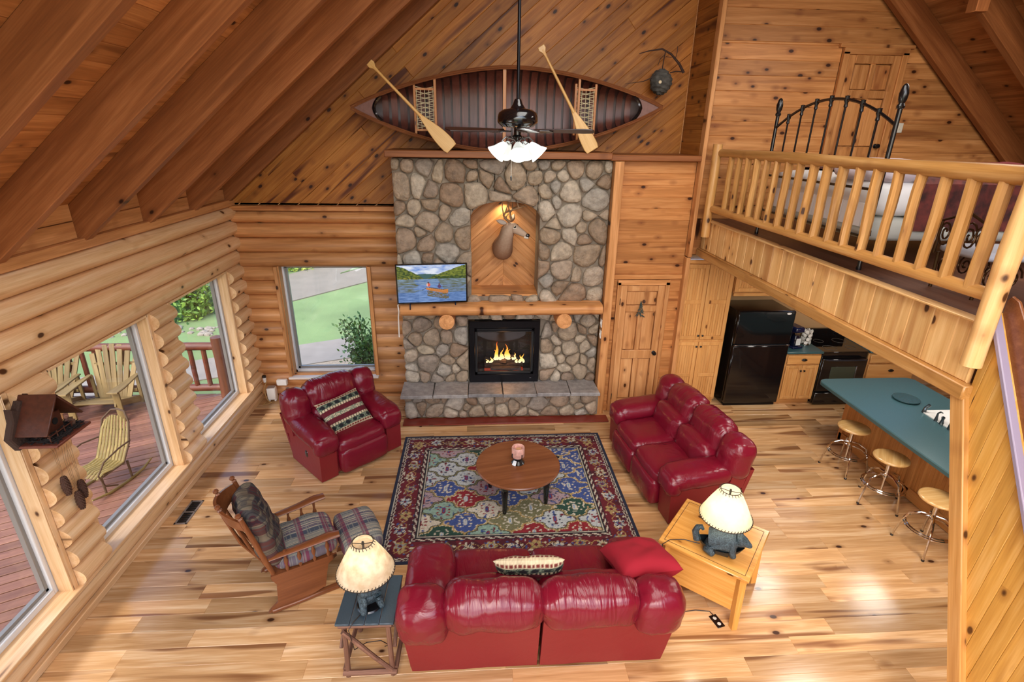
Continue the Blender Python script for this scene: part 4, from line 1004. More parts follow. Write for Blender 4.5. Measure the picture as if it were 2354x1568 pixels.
# ================================================================== RUG AND COFFEE TABLE
RX0, RX1, RY0, RY1 = -1.03, 1.715, 4.10, 6.47
RC = {k: srgb(v)[:3] for k, v in dict(navy='1C2236', cream='BDB6A2', burg='5E1420', burg2='45101C', gold='A48A54', blue='34477C', sky='7F93A8', green='1F4034', red='7E1822', beige='9C8660', pinkgrey='9A868A', black='14141C', sage='7F9A8A', olive='6A6848', pale='A9AFAE').items()}
def hsh(*a):
    x = math.sin(sum(v*k for v, k in zip(a, (127.1, 311.7, 74.7))))*43758.5453; return x-math.floor(x)
PANEL = ['pale', 'blue', 'red', 'green', 'beige', 'pinkgrey', 'cream', 'sage', 'black', 'blue', 'pale', 'olive', 'red', 'green', 'gold', 'cream']
def rug(x, y):
    d = min(x-RX0, RX1-x, y-RY0, RY1-y); C = RC
    sp = hsh(round(x*120), round(y*120), 1)
    horiz = d == min(y-RY0, RY1-y); s = x if horiz else y
    if d < .035: c = C['navy']
    elif d < .05: c = C['cream'] if sp > .25 else C['burg']
    elif d < .062: c = C['black']
    elif d < .078: c = C['cream'] if math.sin(s*95+d*300) > 0 else C['burg2']
    elif d < .30:
        c = C['burg'] if noise.noise(V((x*5, y*5, 2))) > -.15 else C['burg2']
        q = s/.235; k = math.floor(q); fx = (q-k-.5)*.235; fy = d-.19+(.02 if int(k) % 2 else -.015)
        r = math.hypot(fx, fy); th = math.atan2(fy, fx); rr = .062+.012*math.cos(6*th+k)
        if r < rr:
            c = C[('sky', 'blue', 'beige')[int(k) % 3]] if r > .018 else C['burg']
            if abs(r-rr*.62) < .008 or r > rr-.009: c = C['cream'] if int(k) % 2 else C['gold']
            if math.cos(5*th) > .8 and r > .02: c = C['navy'] if int(k) % 2 else C['olive']
        else:
            t = math.sin(s*26.7)*.045; 
            if abs(d-.19-t) < .006 or abs(d-.19+t) < .004: c = C['gold']
            v = noise.noise(V((x*24, y*24, 7)))
            if v > .42: c = C['cream']
            elif v < -.5: c = C['blue']
    elif d < .312: c = C['black']
    elif d < .345: c = C['cream'] if math.sin(s*60+d*140) > .1 else C['burg2']
    elif d < .358: c = C['black']
    elif d < .376: c = C['cream']
    elif d < .386: c = C['black']
    else:
        a, b = .50, .40; xx = x-.34; yy = y-5.28
        w = .05*math.sin(yy/b*2*PI)*0
        u = xx/a+yy/b; v = xx/a-yy/b
        u += .055*math.sin(v*2*PI*2); v += .055*math.sin((xx/a+yy/b)*2*PI*2)
        iu, iv = math.floor(u), math.floor(v); fu, fv = u-iu, v-iv
        k = PANEL[int(hsh(iu, iv, 3)*len(PANEL)) % len(PANEL)]; c = C[k]
        e = min(fu, 1-fu, fv, 1-fv); dark = k in ('green', 'black', 'red', 'blue', 'olive')
        if e < .035: c = C['gold'] if dark else C['olive']
        elif e < .06: c = C['black'] if not dark else C['cream'] if sp > .5 else c
        else:
            px, py = (fu-.5), (fv-.5); r = math.hypot(px, py); th = math.atan2(py, px)
            m = noise.noise(V((x*22+iu*9, y*22+iv*5, 4)))
            if r < .10: c = C['cream' if dark else 'red'] if abs(r-.07) < .022 else (C['sky'] if dark else C['blue'])
            elif abs(r-.25-.04*math.cos(4*th)) < .035 and math.cos(8*th+iu) > .25: c = C['cream' if dark else ('navy' if hsh(iu, iv, 9) > .4 else 'red')]
            elif m > .40: c = C['cream' if dark else 'blue']
            elif m < -.48: c = C['beige' if dark else 'burg']
    g = .78+.44*sp
    return (c[0]*g, c[1]*g, c[2]*g)
NU, NV = 262, 226; mb = MB()
mb.grid(NU, NV, lambda a, b: (RX0+(RX1-RX0)*a, RY0+(RY1-RY0)*b, .012)); mb.c = [rug(p[0], p[1]) for p in mb.v]
rg = tag(mb.build('area_rug', vcol('rug_pile', .95, bump=.35, bscale=400), smooth=False), 'patterned oriental rug with burgundy border and diamond panels under the round table', 'rug')
mb = MB().prism([(RX0, RY0), (RX1, RY0), (RX1, RY1), (RX0, RY1)], .001, .011); mb.build('backing', plain('navy_binding', '1C2236', .9), rg)

ct = thing('coffee_table', 'round brown coffee table with black legs on the patterned rug', 'table', (.45, 5.12, .012), .2)
MB().lathe([(.46, .412), (.478, .418), (.486, .43), (.486, .44), (.478, .45), (0, .45)], 56).build('tabletop', wood('coffee', coat=.3), ct, ang=30)
MB().lathe([(.36, .35), (.36, .413)], 40).build('apron', BLKPL, ct)
for i in range(4):
    a = PI/4+i*PI/2+.1; x, y = .36*math.cos(a), .36*math.sin(a)
    MB().lathe([(.022, .0), (.026, .03), (.034, .2), (.042, .3), (.036, .315), (.046, .33), (.046, .41)], 14, tr(x, y, 0)).build('leg', BLKPL, ct)
cd = thing('candle', 'pink marbled pillar candle in a black iron holder on the round table', 'candle', (.45, 5.13, .462))
CS = .062
MB().lathe([(.075, 0), (.078, .006), (.055, .03), (.03, .05), (.028, .065), (.062, .075), (.066, .085), (0, .086)], 24).build('holder', IRON, cd)
for i in range(4):
    a = i*PI/2+.5; MB().tube([(.05*math.cos(a), .05*math.sin(a), .08), (.082*math.cos(a), .082*math.sin(a), .10), (.080*math.cos(a), .080*math.sin(a), .145)], .006, 6).build('prong', IRON, cd)
MB().lathe([(.07, .088), (.074, .095), (.075, .20), (.070, .212), (.054, .208), (.050, .175), (.0, .165)], 28).build('wax', plain('pink_wax', 'C89A8C', .5, var=.35, vs=22, emit='C87858', estr=.06), cd)
MB().lathe([(.030, .165), (.032, .185), (.0, .19)], 18, tr(.005, 0, 0)).build('votive', plain('votive', 'D8A878', .4), cd)
MB().prism([(-.025, -.03), (.025, -.03), (.02, .025), (-.02, .025)], 0, .002, tr(-.042, -.048, .026) @ rotz(-.7) @ rotx(.95)).build('paper_tag', plain('paper', 'D8DCDC', .7), cd)

# ================================================================== RED LEATHER SEATING
def leather_seat(name, label, cat, loc, rz, n, sw, aw, D=.86, H=1.0, lever=False, split=False, sd=1, by=.335, bz=.80, bh=.40):
    t = thing(name, label, cat, loc, rz); W = n*sw+2*aw; hy = D/2
    mods = [(-W/2, W/2)] if not split else [(-W/2, -.012), (.012, W/2)]
    for a, b in mods:
        MB().box(((a+b)/2, .02, .215), (b-a-.05, D-.20, .36), b=.02).build('base', LEAB, t)
        P0 = [(a+.035, hy-.03, .03), (b-.035 if not split or b > .1 else b, hy-.03, .03)]
        x0, x1 = (a+.03 if a < -.1 else a), (b-.03 if b > .1 else b); y0, y1 = hy-.02, hy+.085
        X0, X1 = (a-.02 if a < -.1 else a), (b+.02 if b > .1 else b); z1 = .64
        mb = MB(); nu, nv = 10, 8
        def pan(u, v):
            x = (x0+(x1-x0)*u)*(1-v)+(X0+(X1-X0)*u)*v; return (x, y0+(y1-y0)*v-.012*math.sin(PI*u)*math.sin(PI*v)+(.012*noise.noise(V((u*4+a, v*3, sd))) if v < .3 else 0), .02+(z1-.02)*v)
        mb.grid(nu, nv, pan); mb.f = [f[::-1] for f in mb.f]; mb.grid(nu, nv, lambda u, v: V(pan(u, v))-V((0, .05, 0)))
        k = len(mb.v)//2
        for s in (0, nu):
            for v in range(nv): mb.f.append((s*(nv+1)+v, s*(nv+1)+v+1, k+s*(nv+1)+v+1, k+s*(nv+1)+v) if s == 0 else (s*(nv+1)+v+1, s*(nv+1)+v, k+s*(nv+1)+v, k+s*(nv+1)+v+1))
        mb.build('back_panel', LEAB, t)
    for i in range(n):
        x = -W/2+aw+sw*(i+.5)
        cushion((sw-.008, .64, .20), .075, .026, .008, sd+i, 16, tr(x, -.10, .40) @ rotx(.05)).build('seat_cushion', LEAF if split else LEA, t, ang=80)
        cushion((sw-.004, .15, .32), .055, .014, .006, sd+9+i, 14, tr(x, -hy+.075, .205)).build('footrest_cushion', LEA, t, ang=80)
        cushion((sw-.012, .24, .34), .09, .035, .014, sd+3+i, 14, tr(x, .165+(by-.335)*.7, .575) @ rotx(-.16)).build('lumbar_cushion', LEA, t, ang=80)
        cushion((sw+.015, .28, bh), .13, .035, .018, sd+5+i, 18, tr(x, by, bz) @ rotx(-.22), fold=3.5, foldamp=.04).build('back_cushion', LEAF, t, ang=80)
    for s in (-1, 1):
        x = s*(W/2-aw/2)
        mb = MB(); pr = [(-hy+.10, .02), (hy-.06, .02), (hy-.02, .60), (hy-.16, .58), (-hy+.08, .50)]
        mb.prism(pr, (-aw/2+.03 if s > 0 else -aw/2+.01), (aw/2-.01 if s > 0 else aw/2-.03), frame((x, 0, 0), YP, UP, XP), b=.0)
        mb.build('side_panel', LEAB, t)
        cushion((aw+.05, D-.22, .21), .10, .02, .010, sd+20+s, 16, tr(x, -.03, .555) @ rotx(.07), fold=0).build('arm', LEA, t, ang=80)
        cushion((aw+.035, .17, .24), .08, .012, .01, sd+30+s, 12, tr(x, -hy+.135, .485)).build('arm_front', LEA, t, ang=80)
        if not split:
            mb = MB(); q = [(by-.12, .42), (by+.06, .40), (by+.13, bz), (by+.11, bz+bh/2-.06), (by+.02, bz+bh/2-.05), (by-.05, bz-.04)]
            mb.prism(q, -.012, .012, frame((s*(W/2-.002), 0, 0), YP, UP, XP), b=.004); mb.build('wing_panel', LEAB, t)
        cushion((aw+.03, .30, bh+.06), .13, .03, .014, sd+40+s, 14, tr(x*1.01, by, bz-.06) @ rotx(-.18), fold=2, foldamp=.012).build('back_wing', LEA, t, ang=80)
    if lever:
        MB().lathe([(.0, .012), (.03, .012), (.045, .006), (.048, 0)], 20, frame((-W/2-.0+.012, -.03, .28), V((0, 1, 0)), V((0, 0, 1)), V((-1, 0, 0))) @ Matrix.Diagonal((.75, 1.1, 1, 1))).build('lever_cup', BLKPL, t)
        MB().box((-W/2+.004, -.03, .285), (.014, .02, .06), b=.004).build('lever', plain('lever_grey', '4A4444', .3), t)
    return t
leather_seat('recliner', 'wide red leather recliner by the picture window, patterned cushion on it', 'armchair', (-1.73, 6.11, 0), math.radians(43), 1, .66, .26, .92, 1.0, True, sd=2, by=.36)
leather_seat('loveseat', 'two-seat red leather loveseat facing the rug, near the closet door', 'sofa', (2.33, 5.47, 0), math.radians(-82.5), 2, .61, .29, .94, 1.0, sd=11, by=.40, bz=.79)
leather_seat('sofa', 'long red leather sofa seen from behind, gap between its halves', 'sofa', (.46, 3.37, 0), PI, 2, .715, .32, .86, 1.0, split=True, sd=23, by=.45, bz=.735, bh=.33)

def pillow(w, h, t, n=40, colf=None, sd=0):
    mb = MB(); cols = []
    for s in (1, -1):
        base = len(mb.v)
        def fn(a, b, s=s):
            u, v = 2*a-1, 2*b-1; e = max(0, (1-u**4)*(1-v**4))**.55
            px = u*w/2*(1-.07*(1-abs(v))*abs(u)**3); py = v*h/2*(1-.07*(1-abs(u))*abs(v)**3)
            return (px, py, s*t/2*e+.008*noise.noise(V((u*2.2+sd, v*2.2, s)))*e*2)
        mb.grid(n, n, fn)
        if s < 0: mb.f = mb.f[:n*n]+[f[::-1] for f in mb.f[n*n:]]
        if colf: cols += [colf(i/n, j/n) for i in range(n+1) for j in range(n+1)]
    mb.c = cols or None
    return mb
PK = {k: srgb(v)[:3] for k, v in dict(cream='C8B896', black='16161A', burg='5A0F1E', green='2C3E34', sage='77806A', rust='6E2A22').items()}
def ikat(a, b):
    v = abs(b-.5)*2; sp = .8+.4*hsh(round(a*56), round(b*56), 2); q = a*16; f = abs(q-round(q))
    if v > .93: c = PK['cream']
    elif v > .84: c = PK['rust'] if f < .3 else PK['cream']
    elif v > .80: c = PK['cream']
    elif v > .50:
        qa = a*6; fa = (qa-math.floor(qa)-.5)/6; fb_ = (v-.65)/2
        c = PK['black'] if math.hypot(fa, fb_*1.05) < .055 else PK['sage'] if hsh(round(a*56), round(b*56), 5) > .45 else PK['green']
    elif v > .40: c = PK['cream'] if f < .26 else PK['black']
    elif v > .12: c = PK['burg']
    else: c = PK['sage'] if hsh(round(a*56), round(b*56), 4) > .35 else PK['cream']
    return tuple(x*sp for x in c)
FAB = vcol('woven_ikat', .95, bump=.5, bscale=300)
def orient(o, loc, nrm, upv):
    n = V(nrm).normalized(); u = V(upv); u = (u-n*u.dot(n)).normalized(); x = u.cross(n)
    o.matrix_world = frame(loc, x, u, n)
p1 = tag(pillow(.60, .47, .15, 64, ikat, 1).build('throw_pillow', FAB), 'banded woven cushion in cream, black and burgundy on the red recliner', 'cushion')
orient(p1, (-1.72, 6.06, .655), (.50, -.55, .72), (-.55, .50, .70))
p2 = tag(pillow(.56, .42, .14, 56, ikat, 4).build('throw_pillow', FAB), 'woven cushion showing only its edge behind the sofa back', 'cushion')
orient(p2, (.40, 3.245, .73), (.05, .90, .42), (-.1, -.4, .9))
p3 = tag(pillow(.52, .52, .22, 36, None, 7).build('throw_pillow', plain('red_velvet', '960620', .85, bump=.2, bscale=9)), 'plain bright red square cushion on the long sofa beside the pine end table', 'cushion')
orient(p3, (1.33, 3.34, .71), (-.05, .30, .95), (.12, -.9, .3))

# ================================================================== WOODEN GLIDER AND OTTOMAN
def plaid(name, cols, sx=(9, 60), dim=(0, 1)):
    if name in _mats: return _mats[name]
    m, N, L, B = nodes_of(name); tc = N.new('ShaderNodeTexCoord'); sp = N.new('ShaderNodeSeparateXYZ'); L.new(tc.outputs['Object'], sp.inputs[0])
    outs = []
    for ax, sc, of in ((dim[0], 13, 0), (dim[1], 13, 5), (dim[0], 55, 9), (dim[1], 55, 2)):
        n = N.new('ShaderNodeTexNoise'); n.noise_dimensions = '1D'; n.inputs['Scale'].default_value = 1; n.inputs['Detail'].default_value = 1
        ma = N.new('ShaderNodeMath'); ma.operation = 'MULTIPLY_ADD'; ma.inputs[1].default_value = sc; ma.inputs[2].default_value = of
        L.new(sp.outputs[ax], ma.inputs[0]); L.new(ma.outputs[0], n.inputs['W']); outs.append(n.outputs['Fac'])
    r = ramp(N, [(0, srgb(cols[0])), (.42, srgb(cols[1])), (.52, srgb(cols[2])), (.60, srgb(cols[3]))]); r.color_ramp.interpolation = 'CONSTANT'; L.new(outs[0], r.inputs[0])
    out = r.outputs[0]
    for o, th, c, f in ((outs[1], .53, cols[4], .8), (outs[2], .56, cols[0], .6), (outs[3], .56, cols[1], .6)):
        g = N.new('ShaderNodeMath'); g.operation = 'GREATER_THAN'; g.inputs[1].default_value = th; L.new(o, g.inputs[0])
        k = N.new('ShaderNodeMath'); k.operation = 'MULTIPLY'; k.inputs[1].default_value = f; L.new(g.outputs[0], k.inputs[0])
        q = N.new('ShaderNodeMix'); q.data_type = 'RGBA'; L.new(k.outputs[0], q.inputs['Factor']); L.new(out, q.inputs['A']); setc(q.inputs['B'], srgb(c)); out = q.outputs['Result']
    L.new(out, B.inputs['Base Color']); B.inputs['Roughness'].default_value = .95; _mats[name] = m; return m
PLA = plaid('plaid_upholstery', ['3E4654', '7C7C74', 'A89E88', '5E5660', '6E2440'])
PLB = plaid('dark_plaid', ['1E1A20', '3E3A38', '42141E', '4E2A24', '6E6450'], dim=(0, 2))
RK = lambda a: wood('rocker', a)
gl = thing('glider_chair', 'dark wooden glider chair with plaid tufted cushions facing the rug', 'chair', (-1.70, 3.98, 0), math.radians(117))
for s in (-1, 1):
    x = s*.27
    mb = MB().prism([(-.16, .08), (-.05, .045), (.22, .02), (.34, .012), (.33, .035), (.25, .10), (.235, .30), (.27, .37), (.27, .40), (-.29, .40), (-.29, .375), (-.21, .32), (-.185, .22)], -.012, .012, frame((x, 0, 0), YP, UP, XP), b=.004)
    mb.build('base_side', RK('y'), gl)
    MB().box((x, 0, .02), (.06, .62, .04), b=.012).build('runner', RK('y'), gl)
    pts = [(x, .26, .585), (x*1.03, .10, .60), (x*1.06, -.08, .615), (x*1.10, -.24, .635), (x*1.12, -.33, .63)]
    MB().tube(pts, [.032, .038, .046, .054, .046], 12, sq=.38).build('arm', RK('y'), gl)
    for y in (-.22, -.10, .02, .13):
        MB().lathe([(.011, .40), (.018, .43), (.010, .46), (.020, .51), (.010, .55), (.014, .62)], 9, tr(x, y, 0)).build('spindle', RK('z'), gl)
    pb, pt = V((s*.25, .24, .38)), V((s*.29, .40, 1.08))
    MB().tube([pb, pb.lerp(pt, .3), pb.lerp(pt, .7), pt], [.020, .026, .022, .018], 10).build('back_post', RK('z'), gl)
    MB().lathe([(.014, -.01), (.022, .004), (.012, .016), (.024, .035), (.020, .052), (0, .06)], 12, tr(*pt) @ rotx(-.35)).build('finial', RK('z'), gl)
for i in range(5):
    u = -1+2*(i+.5)/5; bow = .13*(1-u*u)
    MB().tube([(u*.20, .26+bow*.3, .40), (u*.235, .33+bow, .70), (u*.26, .415+bow, 1.02)], [.011, .015, .011], 8).build('back_spindle', RK('z'), gl)
mb = MB(); vs = []; nn = 14
for i in range(nn+1):
    u = -1+2*i/nn; x = u*.29; bow = .14*(1-u*u)
    for dy, z in ((0, .95+.0), (0, 1.06+.05*math.cos(u*PI/2)), (.025, 1.06+.05*math.cos(u*PI/2)), (.025, .95)): vs.append((x, .365+bow+dy+(z-.95)*.30, z))
mb.add(vs, [(i*4+j, i*4+4+j, i*4+4+(j+1) % 4, i*4+(j+1) % 4) for i in range(nn) for j in range(4)]+[(3, 2, 1, 0), tuple(nn*4+k for k in range(4))]); mb.build('crest_rail', RK('x'), gl)
for s in (-1, 1): MB().lathe([(.014, -.01), (.022, .004), (.012, .016), (.024, .035), (.020, .052), (0, .06)], 12, tr(s*.12, .535, 1.10) @ rotx(-.3)).build('finial', RK('z'), gl)
MB().box((0, 0, .385), (.54, .52, .03), b=.006).build('seat_board', RK('x'), gl)
cushion((.50, .52, .13), .05, .03, .014, 3, 16, tr(0, -.05, .46)).build('seat_cushion', PLA, gl, ang=80)
cushion((.48, .15, .64), .06, .03, .045, 5, 22, tr(0, .265, .76) @ rotx(-.26)).build('back_cushion', PLB, gl, ang=80)
ot = thing('ottoman', 'plaid upholstered footstool in front of the glider chair', 'ottoman', (-1.20, 4.215, 0), math.radians(117))
cushion((.52, .36, .17), .05, .022, .008, 9, 16, tr(0, 0, .345)).build('cushion', PLA, ot, ang=80)
MB().box((0, 0, .245), (.48, .33, .04), b=.006).build('frame', RK('x'), ot)
for s in (-1, 1):
    MB().prism([(-.19, .0), (.19, .0), (.17, .05), (.13, .07), (.13, .225), (-.13, .225), (-.13, .07), (-.17, .05)], -.012, .012, frame((s*.21, 0, 0), YP, UP, XP), b=.003).build('base_side', RK('y'), ot)

# ================================================================== TABLES WITH LAMPS
stb = thing('side_table', 'rustic twig side table with a black planked top beside the sofa', 'table', (-.865, 3.165, 0), -.02)
TW = lambda a: wood('twig', a)
for i in range(4):
    MB().box((-.165+.11*i, 0, .575), (.106, .47, .02), b=.005).build('top_plank', plain('black_paint', '36454F', .4, bump=.2, bscale=40), stb)
for sx in (-1, 1):
    for sy in (-1, 1):
        peeled((sx*.175, sy*.20, 0), (sx*.165, sy*.185, .565), .021, 8, 5+sx+2*sy, .15, 6).build('leg', TW('z'), stb)
for sy in (-1, 1):
    peeled((-.20, sy*.21, .545), (.20, sy*.21, .545), .020, 8, 12+sy, .15, 6).build('rail', TW('x'), stb)
    peeled((-.21, sy*.215, .045), (.21, sy*.215, .05), .022, 8, 15+sy, .15, 6).build('rail', TW('x'), stb)
    peeled((-.17, sy*.225, .50), (.17, sy*.225, .08), .018, 8, 18+sy, .15, 6).build('brace', TW('x'), stb)
for sx in (-1, 1):
    peeled((sx*.20, -.2, .07), (sx*.20, .2, .07), .018, 8, 22+sx, .15, 6).build('rail', TW('y'), stb)
    peeled((sx*.205, -.2, .30), (sx*.195, .2, .53), .015, 8, 25+sx, .15, 6).build('brace', TW('y'), stb)

def lampshade(t, z0, z1, r0, r1, mat, dark):
    MB().lathe([(r0, z0), ((r0+r1)/2+.004, (z0+z1)/2), (r1, z1)], 48, cap=False).build('shade', mat, t, ang=70)
    for r, z in ((r0, z0), (r1, z1)):
        MB().tube([(r*math.cos(a), r*math.sin(a), z) for a in [2*PI*k/36 for k in range(37)]], .003, 5, cap=False).build('shade_ring', dark, t)
    mb = MB(); n = 52
    for k in range(n):
        a = 2*PI*k/n; b = a+.05; sl = (r0-r1)/(z1-z0)
        mb.tube([((r0+.002)*math.cos(a), (r0+.002)*math.sin(a), z0-.006), ((r0-sl*.016+.006)*math.cos(b), (r0-sl*.016+.006)*math.sin(b), z0+.018)], .0028, 4)
    for k in range(22):
        a = 2*PI*k/22; mb.tube([((r1+.002)*math.cos(a), (r1+.002)*math.sin(a), z1+.005), ((r1+.016)*math.cos(a+.08), (r1+.016)*math.sin(a+.08), z1-.016)], .0026, 4)
    stuff(mb.build('lacing', dark, t))
    MB().tube([(-r1, 0, z1-.01), (0, 0, z1-.02), (r1, 0, z1-.01)], .003, 5).build('spider', dark, t)
    MB().lathe([(.012, z0+.02), (.014, z0+.08), (.008, z1-.03), (.012, z1-.02), (.008, z1+.0), (0, z1+.005)], 10).build('harp', IRON, t)
def shade_mat(name, col, e, ec):
    m, N, L, B = nodes_of(name); tc = N.new('ShaderNodeTexCoord'); n = N.new('ShaderNodeTexNoise'); n.inputs['Scale'].default_value = 14; n.inputs['Detail'].default_value = 6
    L.new(tc.outputs['Object'], n.inputs['Vector']); r = ramp(N, [(.35, srgb(col)), (.7, srgb('F2E6CC'))]); L.new(n.outputs['Fac'], r.inputs[0])
    L.new(r.outputs[0], B.inputs['Base Color']); B.inputs['Roughness'].default_value = .7
    tl = N.new('ShaderNodeBsdfTranslucent'); L.new(r.outputs[0], tl.inputs['Color']); mx = N.new('ShaderNodeMixShader'); mx.inputs[0].default_value = .5
    L.new(B.outputs[0], mx.inputs[1]); L.new(tl.outputs[0], mx.inputs[2]); L.new(mx.outputs[0], N['Material Output'].inputs['Surface'])
    return m
LACE = plain('leather_lacing', '2A2018', .6)
BEAR = plain('bear_bronze', '3A4A52', .35, .2, bump=1.0, bscale=110, var=.6, vs=90)
lp1 = thing('table_lamp', 'bear lamp with mottled parchment shade on the black-topped twig table', 'lamp', (-.86, 3.11, .586))
skin_mesh('bear', [(0, 0, .08, (.085, .095)), (0, .01, .17, (.078, .085)), (0, -.01, .25, (.05, .055)), (.0, -.07, .275, (.035, .035)), (0, -.115, .265, .018), (-.06, -.04, .07, .035), (-.075, -.11, .02, .024), (.06, -.04, .07, .035), (.075, -.11, .02, .024), (-.05, -.05, .15, .026), (-.055, -.10, .09, .018), (.05, -.05, .15, .026), (.055, -.10, .09, .018)],
          [(0, 1), (1, 2), (2, 3), (3, 4), (0, 5), (5, 6), (0, 7), (7, 8), (1, 9), (9, 10), (1, 11), (11, 12)], BEAR, lp1, rotz(.5))
MB().lathe([(.095, 0), (.10, .006), (.09, .016), (0, .018)], 24).build('base', IRON, lp1)
lampshade(lp1, .345, .615, .215, .075, shade_mat('parchment', 'D2BA98', 1, 'FFFFFF'), LACE)
light('lamp_bulb', 'POINT', (-.86, 3.11, 1.05), 2.2, (1.0, .86, .66), .04)

etb = thing('end_table', 'square honey pine end table between the sofa and the loveseat', 'table', (2.155, 3.70, 0), math.radians(-40.5))
MB().box((0, 0, .585), (.785, .75, .03), b=.008).build('tabletop', wood('endtable', 'x', coat=.3), etb)
for s, ax in ((-1, 'x'), (1, 'x')):
    mbx = MB().box((0, s*.33, .6005), (.70, .004, .002), b=0); mbx.build('inlay_line', plain('inlay', '4A2A10', .6), etb)
    MB().box((s*.35, 0, .6005), (.004, .66, .002), b=0).build('inlay_line', plain('inlay', '4A2A10', .6), etb)
for sx in (-1, 1):
    for sy in (-1, 1):
        MB().tube([(sx*.345, sy*.325, 0), (sx*.325, sy*.305, .57)], [.036, .046], 4).build('leg', wood('endtable', 'z'), etb, ang=20)
for s in (-1, 1):
    MB().box((0, s*.305, .365), (.60, .022, .40), b=.006).build('side_panel', wood('endtable', 'x'), etb)
    MB().box((s*.325, 0, .365), (.022, .56, .40), b=.006).build('side_panel', wood('endtable', 'y'), etb)
MB().box((0, 0, .16), (.62, .58, .02), b=.004).build('bottom_board', wood('endtable', 'x'), etb)
lp2 = thing('table_lamp', 'lit bear-on-canoe lamp with laced cream shade on the pine end table', 'lamp', (2.10, 3.50, .602), math.radians(-28))
skin_mesh('bear', [(0, 0, .15, (.10, .09)), (.08, 0, .17, (.085, .08)), (-.085, 0, .13, (.085, .08)), (.155, -.01, .195, (.052, .05)), (.205, -.02, .185, (.034, .032)), (.25, -.03, .165, .018), (.10, -.07, .08, .036), (.13, -.08, .035, .03), (.10, .06, .07, .036), (-.1, -.07, .06, .045), (-.03, -.10, .03, .03), (-.1, .06, .06, .04), (.145, -.055, .245, .014), (.145, .035, .245, .014)],
          [(0, 1), (0, 2), (1, 3), (3, 4), (4, 5), (1, 6), (6, 7), (1, 8), (2, 9), (9, 10), (2, 11), (3, 12), (3, 13)], BEAR, lp2)
mb = MB(); n = 20
def boat(a, b):
    t = -1+2*a; w = .10*(1-abs(t)**2.2); th = PI*b; return (t*.20, -w*math.cos(th), .085-(.085)*math.sin(th)*(1-abs(t)**3)+.035*abs(t)**3)
mb.grid(24, 10, boat); mb.build('canoe_base', plain('dark_bronze', '1C2428', .3, .3), lp2, ang=80)
MB().tube([(-.19, 0, .07), (-.215, 0, .15), (-.20, .0, .20), (-.17, 0, .215), (-.155, 0, .19)], [.035, .03, .026, .022, .014], 8).build('canoe_prow', BEAR, lp2)
MB().box((0, 0, .012), (.16, .09, .024), b=.008).build('base', plain('dark_bronze', '1C2428', .3, .3), lp2)
lampshade(lp2, .39, .665, .215, .080, shade_mat('cream_shade', 'E8DCB8', 1, 'FFFFFF'), LACE)
light('lamp_bulb', 'POINT', (2.10, 3.50, 1.07), 4.5, (1.0, .90, .70), .04)
tag(MB().tube([(1.97, 3.60, .606), (1.85, 3.66, .606), (1.72, 3.66, .608), (1.64, 3.62, .60), (1.60, 3.58, .50), (1.62, 3.52, .3), (1.75, 3.4, .01), (1.95, 3.42, .008), (2.07, 3.40, .008), (2.09, 3.33, .02)], .004, 6).build('thin_cable', plain('cord_brown', '2A1E18', .5)), 'thin dark cord from the bear-on-canoe lamp down to the floor outlet', 'cable')
tag(MB().tube([(-.90, 3.03, .592), (-.95, 2.94, .595), (-.98, 2.905, .56), (-.97, 2.95, .3), (-.90, 3.05, .25), (-.78, 3.02, .3), (-.74, 3.1, .15), (-.80, 3.2, .01)], .0035, 6).build('thin_cable', plain('cord_brown', '2A1E18', .5)), 'dark cord looping down through the twig side table', 'cable')
fo = thing('floor_outlet', 'black brass-edged outlet in the floor beside the pine end table', 'outlet', (2.095, 3.30, 0), math.radians(15))
MB().box((0, 0, .003), (.075, .13, .006), b=.002).build('plate', BLKPL, fo)
for y in (-.03, .03): MB().lathe([(.017, .006), (.015, .009), (0, .009)], 14, tr(0, y, 0)).build('socket', plain('ivory', 'CFC8B8', .5), fo)
vt = thing('floor_vent', 'black floor register near the large window sill', 'vent', (-3.255, 5.0, 0))
mb = MB()
for x, y, w, d in ((-.06, 0, .02, .40), (.06, 0, .02, .40), (0, -.19, .14, .02), (0, .19, .14, .02), (0, 0, .14, .014)): mb.box((x, y, .004), (w, d, .008), b=.002)
mb.build('frame', plain('vent_frame', '8A8078', .5, .3), vt)
for i in range(12): MB().box((0, -.165+.03*i, .003), (.10, .010, .006), b=.001).build('slat', BLKPL, vt)
MB().box((0, 0, .0008), (.12, .38, .0012), b=0).build('duct', plain('duct', '050505', .9), vt)

# corner: white box, plug and cord, gooseneck lamp
bx = thing('white_speaker_box', 'small white box standing on the floor in the log corner', 'box', (-3.27, 7.68, 0), .1)
MB().box((0, 0, .13), (.13, .12, .20), b=.012).build('housing', WHITE, bx)
for x in (-.045, .045): MB().box((x, -.0, .016), (.03, .10, .032), b=.006).build('foot', WHITE, bx)
MB().box((0, 0, .233), (.11, .10, .006), b=.002).build('grille', plain('grey_mesh', '9A8A80', .7), bx)
w2 = thing('wall_box', 'white plastic box fixed to the logs below the picture window corner', 'box', (-3.10, 7.71, .30))
MB().box((0, 0, 0), (.16, .07, .10), b=.012).build('housing', WHITE, w2)
MB().box((.05, -.037, 0), (.05, .006, .08), b=.003).build('cover', WHITE, w2)
tag(MB().tube([(-3.33, 7.70, .33), (-3.36, 7.66, .25), (-3.36, 7.63, .15), (-3.33, 7.6, .05), (-3.27, 7.56, .02), (-3.24, 7.54, .03), (-3.3, 7.52, .015), (-3.36, 7.5, .012), (-3.34, 7.58, .02)], .007, 6).build('coiled_cord', plain('tan_cord', 'A8844C', .5)), 'tan coiled cord lying in the log corner by the white box', 'cable')
gn = thing('night_light', 'small black and white plug-in light in the log corner', 'lamp', (-3.36, 7.70, .36))
